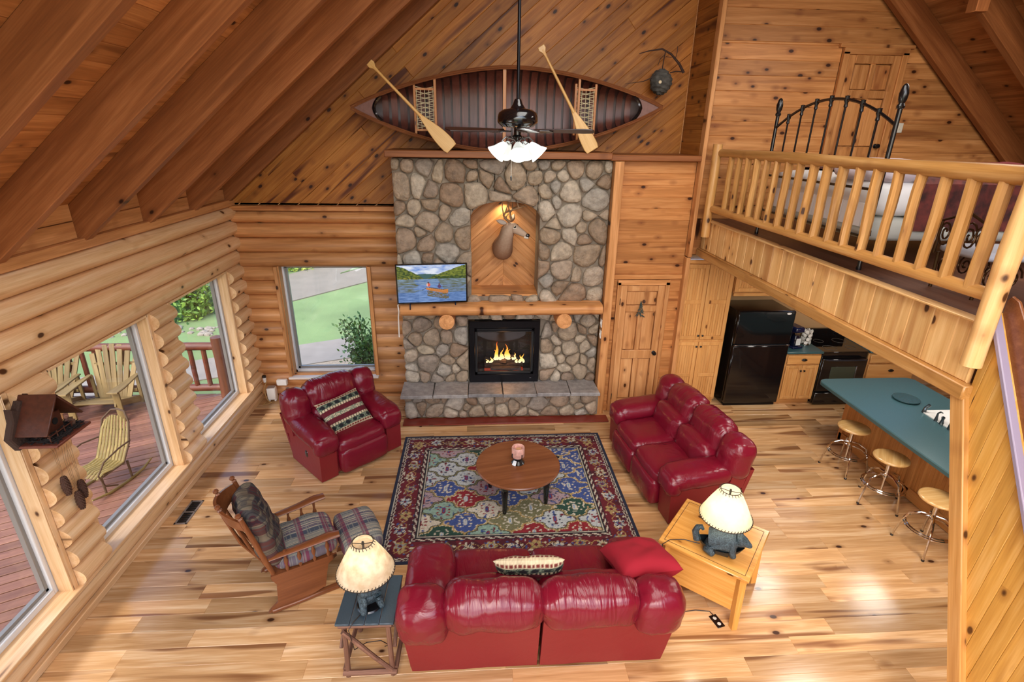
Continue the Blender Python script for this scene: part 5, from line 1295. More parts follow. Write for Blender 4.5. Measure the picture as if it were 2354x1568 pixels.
MB().lathe([(.02, -.05), (.028, 0), (.03, .03), (.0, .035)], 12).build('lamp_body', WHITE, gn)
MB().lathe([(.03, .03), (.03, .06), (.02, .07), (0, .072)], 12).build('cap', BLKPL, gn)
# ================================================================== KITCHEN
CB = lambda a: wood('cabinet', a)
def beadboard(x0, x1, z0, z1, y, mb, w=.038):
    n = max(2, int(round((x1-x0)/w)))
    for i in range(n): mb.box((x0+(x1-x0)*(i+.5)/n, y, (z0+z1)/2), ((x1-x0)/n-.001, .012, z1-z0), b=.004)
    return mb
def cab_door(parent, x0, x1, z0, z1, y, mid=None, knob=None, fw=.06):
    mb = MB()
    for a, b, c, d in ((x0, x0+fw, z0, z1), (x1-fw, x1, z0, z1), (x0+fw, x1-fw, z0, z0+fw), (x0+fw, x1-fw, z1-fw, z1)):
        mb.box(((a+b)/2, y, (c+d)/2), (b-a, .022, d-c), b=.004)
    if mid: mb.box(((x0+x1)/2, y, mid), (x1-x0-2*fw, .022, fw), b=.004)
    dr = mb.build('door', CB('z'), parent)
    beadboard(x0+fw, x1-fw, z0+fw, z1-fw, y+.004, MB()).build('bead_panel', CB('z'), dr)
    if knob: MB().lathe([(.007, 0), (.006, .012), (.014, .018), (.016, .026), (0, .032)], 12, tr(knob[0], y-.011, knob[1]) @ rotx(PI/2)).build('knob', IRON, dr)
    return dr
pn = thing('pantry_cabinet', 'tall pine pantry with four beadboard doors left of the black fridge', 'cabinet', (3.385, 7.30, 0))
MB().box((0, .265, 1.20), (.80, .51, 2.24), b=.004).build('body', CB('z'), pn)
MB().box((0, .01, 2.33), (.80, .06, .06), b=.01).build('crown', CB('x'), pn)
MB().box((0, .29, .04), (.80, .46, .08), b=.003).build('toe_kick', CB('x'), pn)
for s in (-1, 1):
    x0, x1 = (-.385, -.004) if s < 0 else (.004, .385)
    cab_door(pn, x0, x1, 1.12, 2.29, 0, 1.72, (s*.035, 1.19)); cab_door(pn, x0, x1, .12, 1.08, 0, .52, (s*.035, 1.01))
fr = thing('refrigerator', 'black top-freezer refrigerator in the kitchen corner', 'refrigerator', (4.335, 7.2, 0))
MB().box((0, .36, .80), (.88, .60, 1.56), b=.01).build('body', BLKPL, fr)
MB().box((0, .02, 1.335), (.89, .075, .54), b=.018).build('freezer_door', BLKPL, fr)
MB().box((0, .02, .555), (.89, .075, .99), b=.018).build('door', BLKPL, fr)
MB().box((0, -.012, 1.058), (.88, .03, .014), b=.003).build('door_gap_trim', plain('grey_trim', '6A6C70', .2, .8), fr)
for x in (-.41, .41): MB().box((x, -.02, 1.062), (.05, .02, .012), b=.004).build('hinge', CHROME, fr)
MB().lathe([(.028, .0), (.028, .004), (0, .005)], 20, tr(.33, -.018, 1.565) @ rotx(PI/2) @ Matrix.Diagonal((1.3, .55, 1, 1))).build('badge', plain('badge_white', 'E4E4E4', .3), fr)
MB().box((0, .05, .03), (.84, .05, .05), b=.004).build('toe_grille', BLACK, fr)
oc = thing('over_fridge_cabinet', 'pine wall cabinet above the black fridge', 'cabinet', (4.335, 7.42, 0))
MB().box((0, .22, 2.08), (.94, .4, .52), b=.004).build('body', CB('z'), oc)
for s in (-1, 1): cab_door(oc, *((-.465, -.004) if s < 0 else (.004, .465)), 1.84, 2.30, 0, None, (s*.04, 1.90))
MB().box((0, .0, 1.80), (.94, .04, .05), b=.004).build('rail', CB('x'), oc)
bc = thing('base_cabinet', 'pine base cabinet with one drawer and two doors right of the fridge', 'cabinet', (5.075, 7.2, 0))
MB().box((0, .33, .49), (.57, .62, .80), b=.004).build('body', CB('z'), bc)
MB().box((0, .33, .05), (.57, .5, .10), b=.003).build('toe_kick', CB('x'), bc)
dw = MB().box((0, 0, .80), (.53, .022, .14), b=.006).build('drawer', CB('x'), bc)
MB().lathe([(.045, 0), (.045, .012), (.03, .022), (0, .026)], 16, tr(0, -.012, .80) @ rotx(PI/2) @ Matrix.Diagonal((1, .5, 1, 1))).build('cup_pull', IRON, dw)
for s in (-1, 1): cab_door(bc, *((-.265, -.003) if s < 0 else (.003, .265)), .12, .70, 0, None, (s*.03, .62), .05)
b2 = thing('drawer_cabinet', 'pine drawer cabinet to the right of the black range', 'cabinet', (6.55, 7.2, 0))
MB().box((0, .33, .49), (.82, .62, .80), b=.004).build('body', CB('z'), b2)
for z, h in ((.80, .14), (.57, .26), (.28, .28)):
    dw = MB().box((0, 0, z), (.78, .022, h), b=.006).build('drawer', CB('x'), b2)
    MB().lathe([(.045, 0), (.045, .012), (.03, .022), (0, .026)], 16, tr(0, -.012, z+.03) @ rotx(PI/2) @ Matrix.Diagonal((1, .5, 1, 1))).build('cup_pull', IRON, dw)
tag(MB().box((5.075, 7.515, .915), (.59, .66, .04), b=.012).build('countertop', GREENTOP), 'short dark green countertop between the fridge and the range', 'countertop')
tag(MB().box((6.56, 7.515, .915), (.86, .66, .04), b=.012).build('countertop', GREENTOP), 'dark green countertop right of the range', 'countertop')
rg2 = thing('kitchen_range', 'black electric range with glass top and oven window', 'stove', (5.745, 7.2, 0))
MB().box((0, .33, .46), (.74, .62, .88), b=.006).build('body', BLKPL, rg2)
MB().box((0, .33, .915), (.755, .66, .02), b=.006).build('cooktop', plain('ceramic_glass', '0C0C0E', .08, coat=.6), rg2)
ov = MB().box((0, -.005, .53), (.735, .04, .56), b=.01).build('oven_door', BLKPL, rg2)
MB().box((.0, -.027, .53), (.42, .006, .30), b=.002).build('window', plain('oven_glass', '3C4438', .1), ov)
MB().tube([(-.32, -.03, .80), (-.30, -.06, .805), (0, -.072, .805), (.30, -.06, .805), (.32, -.03, .80)], .014, 8).build('handle', plain('black_handle', '2A2A30', .2), ov)
MB().box((.205, -.033, .53), (.02, .012, .32), b=.004).build('window_trim', plain('grey_trim', '6A6C70', .2, .8), ov)
MB().box((0, -.004, .12), (.735, .035, .20), b=.008).build('drawer', BLKPL, rg2)
MB().box((0, .63, 1.0), (.755, .06, .18), b=.01).build('back_panel', BLKPL, rg2)
for x, y, r in ((-.17, .17, .10), (.18, .18, .075), (-.17, .47, .075), (.18, .47, .10)):
    MB().tube([(x+r*math.cos(2*PI*k/32), y+r*math.sin(2*PI*k/32), .926) for k in range(33)], .003, 5, cap=False).build('burner_ring', plain('burner_mark', '5A544C', .4), rg2)
for i in range(4): MB().lathe([(.016, 0), (.014, .016), (0, .017)], 12, tr(-.28+.12*i+(.2 if i > 1 else 0), .598, 1.01) @ rotx(PI/2)).build('control_knob', BLACK, rg2)
jg = thing('coffee_maker', 'dark blue coffee maker with a white label on the kitchen counter', 'appliance', (4.98, 7.46, .936), .2)
MB().box((0, .08, .17), (.17, .12, .34), b=.03).build('body', plain('navy_plastic', '141A3C', .25), jg)
MB().box((0, -.02, .30), (.17, .24, .09), b=.03).build('head', plain('navy_plastic', '141A3C', .25), jg)
MB().box((0, -.03, .015), (.18, .24, .03), b=.01).build('base', plain('navy_plastic', '141A3C', .25), jg)
MB().lathe([(.06, .03), (.07, .06), (.068, .16), (.05, .20), (.05, .21)], 20, tr(0, -.06, 0)).build('carafe', plain('navy_dark', '0C1024', .15), jg)
MB().box((0, -.132, .11), (.085, .006, .11), b=.003).build('label', plain('paper', 'D8DCDC', .7), jg)
pc = thing('pod_carousel', 'wire carousel of white coffee pods beside the coffee maker', 'rack', (5.24, 7.50, .936))
MB().lathe([(.06, 0), (.06, .008), (.006, .012), (.005, .27), (.012, .28), (0, .285)], 16).build('stand', CHROME, pc)
for k in range(4):
    for i in range(6):
        a = 2*PI*i/6+k*.3; d = V((math.cos(a), math.sin(a), 0))
        MB().lathe([(.018, 0), (.026, .035), (.028, .037), (0, .038)], 10, frame(d*.035+V((0, 0, .05+.06*k)), V((0, 0, 1)), d.cross(V((0, 0, 1)))*-1, d)).build('pod', WHITE, pc)

# island with raised-edge green top, sink and stools
il = thing('kitchen_island', 'long pine island with beadboard side under the green bar top', 'island', (0, 0, 0))
MB().box((5.52, 4.38, .44), (.76, 3.5, .86), b=.006).build('body', wood('island', 'z'), il)
mb = MB()
for i in range(84): mb.box((5.135, 2.68+.0415*i, .50), (.012, .0405, .72), b=.004)
mb.build('beadboard', wood('island', 'z'), il)
for y in (6.13, 4.9, 3.7): MB().box((5.12, y, .46), (.03, .08, .86), b=.005).build('stile', wood('island', 'z'), il)
MB().box((5.12, 4.4, .08), (.03, 3.5, .14), b=.006).build('baseboard', wood('island', 'y'), il)
MB().box((5.52, 6.14, .45), (.80, .03, .86), b=.005).build('end_panel', wood('island', 'z'), il)
def rrect(x0, x1, y0, y1, r, n=6):
    out = []
    for cx, cy, a0 in ((x1-r, y1-r, 0), (x0+r, y1-r, PI/2), (x0+r, y0+r, PI), (x1-r, y0+r, 1.5*PI)):
        out += [(cx+r*math.cos(a0+PI/2*k/n), cy+r*math.sin(a0+PI/2*k/n)) for k in range(n+1)]
    return out
mb = MB().prism(rrect(4.68, 6.05, 2.5, 6.28, .12), .872, .92, b=.010)
bar_top = tag(mb.build('countertop', GREENTOP), 'long green laminate bar top over the pine island', 'countertop')
snk = thing('kitchen_sink', 'white sink set into the green bar top', 'sink', (5.70, 4.85, .921))
mb = MB(); o = rrect(-.30, .30, -.48, .48, .06); i_ = rrect(-.25, .25, -.43, .43, .08); n = len(o)
vs = [(p[0], p[1], .0) for p in o]+[(p[0], p[1], .012) for p in o]+[(p[0], p[1], .012) for p in i_]+[(p[0]*.9, p[1]*.94, .002) for p in i_]
fs = [(k*n+j, k*n+(j+1) % n, (k+1)*n+(j+1) % n, (k+1)*n+j) for k in range(3) for j in range(n)]+[tuple(3*n+j for j in range(n))]
mb.add(vs, fs); mb.build('basin', plain('sink_white', 'F0EEE8', .2), snk)
TAP = plain('oiled_steel', '5A6468', .2, .9)
fc = thing('faucet', 'dark faucet with two handles at the near edge of the white sink', 'faucet', (5.40, 4.90, .921))
MB().tube([(0, 0, 0), (0, 0, .03), (0, 0, .10), (.02, 0, .20), (.08, 0, .25), (.15, 0, .23), (.17, 0, .19)], [.03, .026, .018, .014, .013, .013, .012], 10).build('spout', TAP, fc)
for y in (-.12, .12): MB().lathe([(.026, 0), (.022, .02), (.014, .06), (.020, .09), (.010, .10), (0, .105)], 12, tr(0, y, 0)).build('handle', TAP, fc)
sd_ = thing('soap_dispenser', 'dark soap pump beside the faucet on the green bar top', 'dispenser', (5.40, 5.10, .921))
MB().tube([(0, 0, 0), (0, 0, .05), (0, 0, .10), (.03, 0, .115), (.06, 0, .10)], [.022, .014, .010, .009, .007], 9).build('pump', TAP, sd_)
sp_ = thing('sink_sprayer', 'dark hand sprayer at the far corner of the white sink', 'sprayer', (5.42, 5.30, .921))
MB().tube([(0, 0, 0), (0, 0, .03), (.01, 0, .07), (.05, 0, .10)], [.026, .022, .018, .020], 9).build('head', TAP, sp_)
lz = thing('turntable', 'round green turntable lying on the bar top', 'turntable', (5.455, 5.63, .921))
MB().lathe([(.12, 0), (.12, .012)], 30).build('base', BLACK, lz)
MB().lathe([(.150, .012), (.152, .018), (.150, .024), (0, .024)], 40).build('disc', plain('turntable_green', '2C4A4C', .22, 0, var=.15, vs=150), lz)
def make_stool(loc, rz, label):
    t = thing('bar_stool', label, 'stool', loc, rz, 'bar stools along the island')
    MB().lathe([(.0, .585), (.155, .585), (.178, .592), (.185, .603), (.180, .616), (.16, .624), (0, .620)], 36).build('seat', wood('stool', 'x', coat=.3), t, ang=60)
    MB().lathe([(.022, .33), (.022, .57), (.04, .575), (.04, .585)], 14).build('column', CHROME, t)
    MB().lathe([(.012, .10), (.012, .34)], 10).build('screw', CHROME, t)
    for i in range(4):
        a = PI/4+i*PI/2; d = V((math.cos(a), math.sin(a), 0))
        MB().tube([d*.02+V((0, 0, .40)), d*.10+V((0, 0, .395)), d*.19+V((0, 0, .34)), d*.225+V((0, 0, .24)), d*.255+V((0, 0, .10)), d*.27+V((0, 0, .005))], .0115, 8).build('leg', CHROME, t)
        MB().lathe([(.016, 0), (.015, .016), (.011, .02)], 9, tr(*(d*.27))).build('foot_cap', BLKPL, t)
    for r, z in ((.222, .24), (.205, .255)):
        MB().tube([(r*math.cos(2*PI*k/32), r*math.sin(2*PI*k/32), z) for k in range(33)], .009, 7, cap=False).build('foot_ring', CHROME, t)
    return t
s1 = make_stool((4.755, 5.50, 0), .3, 'bar stool at the far end of the island, nearest the fridge')
dup(s1, (4.735, 4.83, 0), .9, 'middle of the three bar stools along the island')
dup(s1, (4.69, 4.10, 0), .1, 'bar stool nearest the stair casing, its seat partly cut off')

# evergreen ornament on the closet door
orn = thing('door_ornament', 'small dark pine tree ornament with pinecone on the closet door', 'ornament', (2.36, 7.125, 1.66))
gm = plain('frosted_green', '3C4A44', .8, var=.4, vs=60); mb = MB(); rn = random.Random(4)
for k in range(90):
    z = rn.uniform(-.10, .12); w = (.14-z)*.40; x = rn.uniform(-w, w); mb.tube([(x*.4, 0, z+.01), (x, -rn.uniform(.005, .03), z-.02)], [.005, .001], 4)
stuff(mb.build('needles', gm, orn))
MB().lathe([(0, -.03), (.02, -.02), (.024, 0), (.012, .025), (0, .03)], 9, tr(.035, -.02, .13)).build('pinecone', plain('cone_brown', '4A2E20', .8, bump=.8), orn)
sw = thing('switch_plate', 'pale switch plate on the loft wall right of the door', 'switch', (5.59, 7.17, 4.16))
MB().box((0, 0, 0), (.13, .012, .12), b=.003).build('plate', plain('ivory', 'CFC8B8', .5), sw)
for x in (-.03, .03): MB().box((x, -.009, 0), (.02, .01, .04), b=.002).build('toggle', plain('ivory', 'CFC8B8', .5), sw)

# ================================================================== LOFT BED
bd = thing('iron_bed', 'black iron bed with arched spindle footboard behind the loft railing', 'bed', (3.28, 5.12, LZ))
Yh = .885
for s in (-1, 1):
    MB().lathe([(.020, 0), (.022, .02), (.018, .04), (.018, 1.27), (.026, 1.275), (.030, 1.29), (.020, 1.31), (.030, 1.335), (.034, 1.38), (.022, 1.43), (.012, 1.445), (0, 1.45)], 14, tr(0, s*Yh, 0)).build('post', IRON, bd)
arc = lambda y: 1.15+.24*(1-(y/Yh)**2)
MB().tube([(0, -Yh+2*Yh*k/20, arc(-Yh+2*Yh*k/20)) for k in range(21)], .013, 8).build('arched_rail', IRON, bd)
for z in (.66, .28): MB().tube([(0, -Yh, z), (0, Yh, z)], .012, 8).build('cross_rail', IRON, bd)
for i in range(7):
    y = -Yh+2*Yh*(i+1)/8; h = arc(y)
    MB().lathe([(.009, .66), (.009, h-.07), (.017, h-.06), (.013, h-.03), (.022, h-.01), (.018, h+.02), (.022, h+.028), (0, h+.034)], 10, tr(0, y, 0)).build('spindle', IRON, bd)
for s in (-1, 1): MB().box((1.05, s*.80, .30), (2.05, .03, .05), b=.004).build('side_rail', IRON, bd)
cushion((2.02, 1.70, .30), .06, .01, .004, 2, 14, tr(1.06, 0, .58)).build('mattress', plain('mattress_white', 'DAD8D6', .85), bd, ang=80)
cushion((2.02, 1.70, .22), .05, .008, .004, 5, 14, tr(1.06, 0, .33)).build('box_spring', plain('box_spring_grey', 'B4B4AA', .85), bd, ang=80)
mb = MB()
for i in range(12): mb.box((.045, -.78+.142*i, .44), (.012, .136, .20), b=.004)
mb.build('white_drape', plain('sheet_white', 'E6E4E4', .85), bd)
QL = plain('quilt_red', '4C1C16', .85, bump=.5, bscale=22, var=.75, vs=13)
mb = MB()
def quilt(a, b):
    x = .34+1.72*a; s = -1.22+2.44*b; y = max(-.875, min(.875, s)); z = .755+.012*noise.noise(V((x*4, s*4, 2))) if abs(s) < .86 else .745-(abs(s)-.86)*1.15
    if abs(s) >= .86: y = math.copysign(.875+.02*math.sin(x*16)*(abs(s)-.86)/.3, s)
    return (x, y, z)
mb.grid(40, 44, quilt); ql = mb.build('bedspread', QL); ql.location = (3.28, 5.12, LZ); tag(ql, 'dark red patterned quilt spread over the loft bed', 'quilt')
pl_ = thing('bed_pillow', 'white pillow at the near corner of the loft bed', 'pillow', (3.52, 4.60, LZ+.80), .2)
cushion((.40, .62, .14), .06, .03, .01, 8, 14).build('pillow_body', plain('pillow_lilac', 'C8BCC4', .85), pl_, ang=80)
rb = thing('folded_throw', 'deep red folded throw showing above the loft rail', 'blanket', (4.55, 4.75, LZ+.80), .1)
cushion((.9, .5, .10), .04, .02, .02, 3, 14).build('throw_body', plain('throw_red', '5A0E14', .9, bump=.4, bscale=40), rb, ang=80)
sb = thing('scroll_bench', 'dark iron scrollwork bench with pale seat beside the loft bed', 'bench', (3.72, 3.52, LZ))
cushion((.55, .42, .06), .03, .01, .003, 3, 12, tr(.02, 0, .30)).build('seat', plain('pale_seat', 'A8AAB4', .5), sb, ang=80)
SCR = plain('gilded_iron', '4A3420', .25, .8)
for sy in (-1, 1):
    mb = MB()
    for sx in (-1, 1):
        mb.tube([(sx*.24, sy*.18, 0), (sx*.25, sy*.19, .27)], .012, 7)
    for k in range(3):
        c = V((-.16+.16*k, sy*.19, .16)); mb.tube([c+V((.07*(1-j/26)*math.cos(j*.5), 0, .09*(1-j/26)*math.sin(j*.5))) for j in range(24)], .007, 6)
    mb.build('scroll_side', SCR, sb)
mb = MB()
for k in range(4):
    c = V((-.28, -.15+.10*k, .42)); mb.tube([c+V((0, .06*(1-j/30)*math.cos(j*.5+k), .10*(1-j/30)*math.sin(j*.5+k))) for j in range(26)], .007, 6)
mb.tube([(-.28, -.2, .26), (-.28, -.2, .5), (-.28, 0, .58), (-.28, .2, .5), (-.28, .2, .26)], .011, 7); mb.build('scroll_back', SCR, sb)

# ================================================================== BIRDHOUSE AND PINECONE CHIMES ON THE LEFT WALL
bh = thing('birdhouse', 'dark wooden birdhouse with steep roof and moss deck on the log wall', 'birdhouse', (-3.34, 3.72, 1.785)); bh.scale = (.80, .74, .74)
DK = plain('dark_walnut', '4A2416', .5, bump=.2, bscale=30, var=.25); MS = plain('dark_moss', '1E1612', .9, bump=1.0, bscale=45, var=.7, vs=40)
MB().prism([(-.24, .0), (-.31, .16), (-.22, .30), (-.20, .44), (-.13, .40), (-.07, .47), (0, .44), (.05, .49), (.08, .40), (.13, .2), (.17, 0)], -.03, .03, frame((-.08, 0, -.02), YP, UP, XP), b=.012).build('bark_back', plain('bark', '3E2A20', .95, bump=1.0, bscale=30), bh)
MB().box((.10, 0, .015), (.36, .50, .03), b=.008).build('deck', plain('red_slab', '6A3424', .6, bump=.5, bscale=30), bh)
mb = MB(); rn = random.Random(8)
for k in range(140):
    mb.tube([(rn.uniform(-.04, .26), rn.uniform(-.23, .23), .03), (rn.uniform(-.04, .27), rn.uniform(-.24, .24), .03+rn.uniform(.01, .045))], [.010, .004], 4)
stuff(mb.build('moss', MS, bh))
MB().box((.04, 0, .14), (.14, .26, .22), b=.006).build('house_body', DK, bh)
MB().lathe([(.035, 0), (.036, .004), (0, .004)], 16, frame((.113, .03, .16), V((0, 1, 0)), V((0, 0, 1)), V((1, 0, 0)))).build('entry_hole', plain('hole', '050403', .9), bh)
for s in (-1, 1):
    a, b = V((.06, 0, .47)), V((.06, s*.26, .13)); x = (b-a).normalized(); z = x.cross(XP)*(1 if s < 0 else -1)
    MB().box(((b-a).length/2-.01, 0, 0), ((b-a).length, .34, .022), b=.005).build('roof', DK, bh, frame(a, x, z.cross(x), z))
for k in range(4): MB().tube([(.20, -.20+.02*k*0+.1*k, .03), (.20, -.2+.1*k, .12)], .006, 6).build('fence_picket', DK, bh)
MB().tube([(.20, -.22, .10), (.20, .12, .10)], .007, 6).build('fence_rail', DK, bh)
MB().tube([(.17, .15, .03), (.18, .15, .09), (.17, .14, .13), (.20, .14, .14)], [.022, .026, .018, .008], 8).build('carved_bird', plain('bird_brown', '5A3E2C', .7), bh)
for i, (y, z, lab) in enumerate(((3.775, 1.285, 'highest pinecone hanging on strings under the birdhouse'), (3.915, 1.15, 'pinecone hanging farthest along the wall toward the fireplace'), (3.855, 1.08, 'lowest pinecone hanging on strings under the birdhouse'))):
    t = thing('hanging_pinecone', lab, 'pinecone', (-3.365, y, z), 0, 'pinecones hung below the birdhouse')
    mb = MB(); pr = [(0, -.095), (.014, -.085), (.022, -.05), (.025, 0), (.021, .05), (.011, .085), (0, .092)]
    mb.lathe(pr, 12)
    for r in range(11):
        zz = -.085+.016*r; rad = .024*math.sin(PI*(r+1)/12.5)**.6
        for k in range(9):
            a = 2*PI*k/9+r*.35; d = V((math.cos(a), math.sin(a), 0)); mb.tube([d*rad*.7+V((0, 0, zz+.006)), d*(rad+.010)+V((0, 0, zz-.006))], [.009, .003], 4)
    mb.build('cone', plain('cone_brown', '3A2018', .8, bump=.8), t, ang=80)
    mb = MB()
    for dy in (-.02, .0, .022): mb.tube([(0, dy*.3, .09), (.0, dy, .4), (.02, dy*1.2, 1.61-z)], .0018, 4)
    mb.build('string', plain('twine', '8A6A48', .8), t)

# ================================================================== OUTDOORS
dk = structure(MB().box((-5.55, 3.6, -.24), (3.6, 9.4, .10), b=0).build('deck', plain('deck_underside', '241610', .9), smooth=False))  # slab coloured dark to put shade into the gaps between boards
da = math.radians(27)
boards(dk, 'deck_board', wood('deck'), frame((0, 0, -.19), XP, YP, UP), [(-7.3, -1.0), (-3.76, -1.0), (-3.76, 8.25), (-7.3, 8.25)], da, .14, .035, .005, gap=.016)
DR = lambda a: wood('deckrail', a)
drl = thing('deck_railing', 'reddish brown log deck railing seen through the left windows', 'railing', (0, 0, -.15))
peeled((-4.2, 8.15, 0), (-4.2, 8.15, 1.06), .085, 12, 2, .05, 6).build('post', DR('z'), drl)
peeled((-7.2, 8.15, 0), (-7.2, 8.15, 1.06), .085, 12, 4, .05, 6).build('post', DR('z'), drl)
peeled((-7.2, 4.0, 0), (-7.2, 4.0, 1.06), .085, 12, 6, .05, 6).build('post', DR('z'), drl)
for z, r in ((.90, .065), (.16, .06)):
    peeled((-4.25, 8.15, z), (-7.15, 8.15, z), r, 12, z, .06, 10).build('rail', DR('x'), drl)
    peeled((-7.2, 8.1, z), (-7.2, 0, z), r, 12, z+3, .06, 14).build('rail', DR('y'), drl)
for i in range(13): peeled((-4.44-.21*i, 8.15, .16), (-4.44-.21*i, 8.15, .9), .038, 9, i, .1, 5).build('baluster', DR('z'), drl)
for i in range(32): peeled((-7.2, 7.9-.21*i, .16), (-7.2, 7.9-.21*i, .9), .038, 8, i+30, .1, 4).build('baluster', DR('z'), drl)

WE = lambda a: wood('weathered', a)
def adirondack(x, label):
    t = thing('adirondack_chair', label, 'chair', (x, 7.55, -.15), .06, 'weathered chairs on the deck')
    for i in range(5): MB().box((0, -.16+.10*i, .30-.035*i), (.62, .092, .022), M=None, b=.005).build('seat_slat', WE('x'), t)
    for i in range(7):
        u = -1+2*i/6; b0 = V((u*.19, .30, .12)); b1 = V((u*.33, .56, .98-.16*u*u)); d = (b1-b0).normalized(); y = V((0, 0, 1)).cross(d).normalized() if False else d.cross(XP).normalized()
        MB().box(((b1-b0).length/2, 0, 0), ((b1-b0).length, .078, .020), b=.005).build('back_slat', WE('x'), t, frame(b0, d, (XP-d*d.x).normalized(), d.cross((XP-d*d.x).normalized())))
    for s in (-1, 1):
        MB().box((s*.335, -.20, .25), (.10, .03, .50), b=.005).build('leg', WE('z'), t)
        MB().prism([(s*.27, -.30), (s*.42, -.30), (s*.43, -.10), (s*.38, .42), (s*.32, .42)], .50, .522, b=.005).build('arm', WE('y'), t)
        bar((s*.30, -.22, .30), (s*.30, .45, .06), .03, .10, WE('x'), 'side_rail', t)
        MB().box((s*.33, .40, .26), (.05, .03, .50), b=.004).build('rear_leg', WE('z'), t)
    for z, y in ((.24, .36), (.66, .475)): MB().box((0, y+.03, z), (.60, .025, .05), b=.004).build('back_rail', WE('x'), t)
adirondack(-5.76, 'fan-backed weathered deck chair nearest the house')
adirondack(-6.66, 'fan-backed weathered deck chair by the outer deck rail')
br = thing('bentwood_rocker', 'bent twig rocking chair with long curved slats on the deck', 'chair', (-4.66, 5.80, -.15), math.radians(-14)); br.scale = (.74, .76, .76)
YG = wood('olive', 'z'); BT = plain('bark_twig', '4E3A28', .8, bump=.5, bscale=40)
for i in range(9):
    u = -1+2*i/8; w = .26*(1+.05); x = u*.25
    pts = [V((x, -.34, .33)), V((x, -.22, .38)), V((x, -.02, .34)), V((x*1.0, .14, .36)), V((x*1.04, .26, .56)), V((x*1.0, .36, .80)), V((x*.86, .44, 1.04-.10*u*u))]
    MB().tube(pts, [.022, .027, .028, .028, .027, .025, .020], 8, sq=.5).build('slat', YG, br)
for pts, r in (([(-.27, -.30, .33), (-.27, .14, .34), (-.29, .30, .62), (-.26, .42, .95), (-.13, .50, 1.09), (0, .51, 1.11), (.13, .50, 1.09), (.26, .42, .95), (.29, .30, .62), (.27, .14, .34), (.27, -.30, .33)], .016),):
    MB().tube(pts, r, 8).build('back_hoop', BT, br)
for y, z in ((.27, .55), (.37, .80), (-.26, .35), (.1, .33)): MB().tube([(-.29, y+.02, z), (.29, y+.02, z)], .012, 7).build('cross_twig', BT, br)
for s in (-1, 1):
    MB().tube([(s*.30, .32, .66), (s*.36, .05, .68), (s*.38, -.25, .62), (s*.36, -.38, .45), (s*.33, -.30, .20), (s*.32, -.1, .08)], .014, 7).build('bent_arm', BT, br)
    MB().tube([(s*.29, -.52, .09), (s*.29, -.25, .02), (s*.29, .10, .0), (s*.29, .42, .035), (s*.29, .62, .12)], [.014, .024, .026, .024, .014], 8).build('rocker', wood('olive', 'y'), br)
    for y in (-.28, .2): MB().tube([(s*.28, y, .02), (s*.27, y, .34)], .018, 8).build('leg', BT, br)

# ground, lawn, paths, road
GZ = -.62
def slab(name, poly, z, h, mat): return structure(MB().prism(poly, z-h, z, b=0).build(name, mat, smooth=False))
LAWN = plain('lawn_grass', '6E8656', .95, bump=.6, bscale=40, var=.16, vs=.9)
slab('ground', [(-60, -20), (30, -20), (30, 8.1), (-3.8, 8.1), (-3.8, 8.4), (-60, 8.4)], GZ-.02, .2, LAWN)
MB_ = MB()
def hill(a, b):
    x, y = -60+90*a, 8.1+72*b; z = GZ+.06*max(0, y-26)+.012*max(0, y-34)**1.15
    return (x, y, z)
MB_.grid(70, 56, hill); structure(MB_.build('lawn', LAWN))
CON = plain('concrete', '88827A', .85, var=.08, vs=3); GRV = plain('gravel_path', '8E8678', .95, bump=.8, bscale=60, var=.2, vs=30)
slab('path_1', [(-9, 9.45), (-4.1, 11.58), (-3.07, 12.04), (-2.78, 11.6), (-2.2, 11.02), (-3.68, 10.43), (-9, 8.42)], GZ+.02, .05, CON)
slab('path_2', [(-3.7, 8.1), (2, 8.1), (2, 11.6), (-2.2, 11.0), (-3.68, 10.41)], GZ+.012, .04, plain('mulch', '9A8C78', .95, bump=1.0, bscale=50, var=.25, vs=30))
RD = plain('road_gravel', '7E786C', .95, var=.08, vs=2)
slab('road', [(-11, 15.8), (-7.2, 14.7), (-5.4, 15.0), (-3.74, 17.04), (3, 24.9), (3, 34), (-2, 31), (-6.2, 18.6), (-7.5, 16.6), (-11, 17.2)], GZ+.03, .05, RD)
slab('road_verge', [(-4.75, 18.2), (-3.2, 20.6), (-1.2, 24), (-.2, 26.4), (-1.0, 26.2), (-3.6, 20.9)], GZ+.06, .05, LAWN)
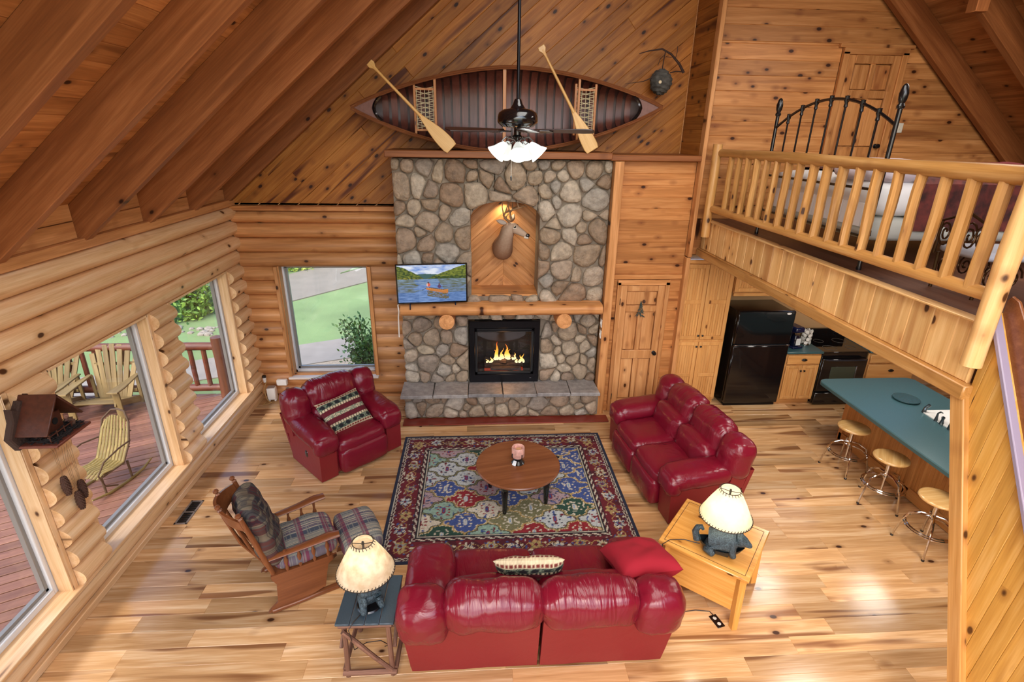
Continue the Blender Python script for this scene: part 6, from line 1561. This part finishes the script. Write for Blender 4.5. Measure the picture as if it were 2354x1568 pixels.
def bush(name, label, c, r, n, mat, leaf=.05, sd=0, cat='bush', stems=0, group=None):
    rn = random.Random(sd); t = thing(name, label, cat, c, 0, group); mb = MB(); sm = MB(); tips = []
    for k in range(stems):
        a = rn.uniform(0, 2*PI); q = V((math.cos(a)*r[0]*.8, math.sin(a)*r[1]*.8, r[2]*rn.uniform(1.0, 1.9))); sm.tube([(0, 0, -.05), tuple(q*.5+V((0, 0, .1))), tuple(q)], [.014, .009, .004], 5); tips.append(q)
    for k in range(n):
        if tips:
            q = rn.choice(tips); p = q*rn.uniform(.45, 1.05)+V((rn.gauss(0, .10), rn.gauss(0, .10), rn.gauss(0, .07)))
        else:
            u = V((rn.gauss(0, 1), rn.gauss(0, 1), rn.gauss(0, 1))).normalized()*rn.uniform(.72, 1.0)**.5*(1+.35*noise.noise(V((k*.01, sd, 2)))); p = V((u.x*r[0], u.y*r[1], abs(u.z)*r[2]*1.0))
            w = 1+.35*noise.noise(p*1.1+V((sd*3, 0, 0))); p *= w
        a = V((rn.gauss(0, 1), rn.gauss(0, 1), rn.gauss(0, 1))).normalized(); b = a.orthogonal().normalized(); s = leaf*rn.uniform(.6, 1.3)
        mb.add([p-a*s, p+b*s*.45, p+a*s, p-b*s*.45], [(0, 1, 2, 3)])
    stuff(mb.build('leaves', mat, t, smooth=False))
    if stems: sm.build('stems', plain('stem_brown', '5A4030', .8), t)
    else: MB().tube([(0, 0, -.2), (0, 0, r[2]*.6)], [.12, .05], 7).build('trunk', plain('stem_brown', '5A4030', .8), t)
    return t
def leafmat(name, a, b, tr_=.3):
    if name in _mats: return _mats[name]
    m, N, L, B = nodes_of(name); ge = N.new('ShaderNodeNewGeometry'); r = ramp(N, [(0, srgb(a)), (1, srgb(b))]); L.new(ge.outputs['Random Per Island'], r.inputs[0])
    L.new(r.outputs[0], B.inputs['Base Color']); B.inputs['Roughness'].default_value = .5; _mats[name] = m; return m
LF1 = leafmat('leaf_dark', '1E4A22', '5E8A3A'); LF2 = leafmat('leaf_bright', '4E7A24', 'B4BE52'); LF3 = leafmat('leaf_mid', '2A5A1E', '86A840')
bush('shrub', 'loose leafy shrub outside the picture window', (-2.05, 9.45, GZ+.03), (.55, .45, .75), 1500, LF1, .045, 3, 'shrub', 16)
bush('ground_shrub', 'low mottled shrub beneath the leafy one outside', (-2.0, 9.1, GZ+.03), (.75, .5, .38), 1500, leafmat('leaf_mottled', '4A5A30', 'A09A62'), .03, 5, 'shrub')
k = 0
for c, r, n, m, lab in (((-6.75, 19.6, GZ), (1.25, 1.1, 1.5), 5000, LF2, 'bright yellow-green bush beside the gravel road'), ((-9.9, 18.4, GZ), (1.2, 1.2, 2.0), 5000, LF2, 'tall yellow-green bush left of the road bush'), ((-6.0, 22.6, GZ), (1.3, 1.2, 1.6), 4000, LF3, 'green bush behind the road bush')):
    bush('bush', lab, c, r, n, m, .07, 20+k); k += 1
k = 0
for c, r, n, m in (((-8.5, 13.9, GZ), (1.25, 1.0, 2.3), 9000, LF3), ((-11.4, 15.6, GZ), (1.25, 1.2, 3.4), 7000, LF1), ((-14.6, 14.6, GZ), (1.5, 1.5, 3.6), 6000, LF3), ((-19, 12, GZ), (2, 2, 4.5), 5000, LF1), ((-12.6, 10.2, GZ), (1.2, 1.4, 2.2), 6000, LF3), ((-17, 5, GZ), (2, 2, 4.5), 5000, LF3)):
    bush('tree_bush', ['leafy green thicket beyond the deck corner post', 'dark green tree behind the thicket', 'broad green tree farther left beyond the deck', 'dark tree well beyond the outer deck rail', 'green bush outside the outer deck rail', 'tall tree outside the outer deck rail'][k], c, r, n, m, .075, 40+k, 'tree' if k in (1, 2, 3, 5) else 'bush'); k += 1
st_ = MB(); rn = random.Random(2)
for i in range(70):
    x, y = rn.uniform(-9.4, -6.4), rn.uniform(12.2, 12.9); s = rn.uniform(.04, .12); st_.lathe([(s, -.02), (s*.9, s*.35), (s*.45, s*.6), (0, s*.65)], 6, tr(x, y, GZ) @ rotz(rn.random()*6))
stuff(tag(st_.build('gravel_stones', plain('grey_rock', '8A8478', .9, var=.3)), 'grey stones edging the lawn beyond the deck', 'stones'))
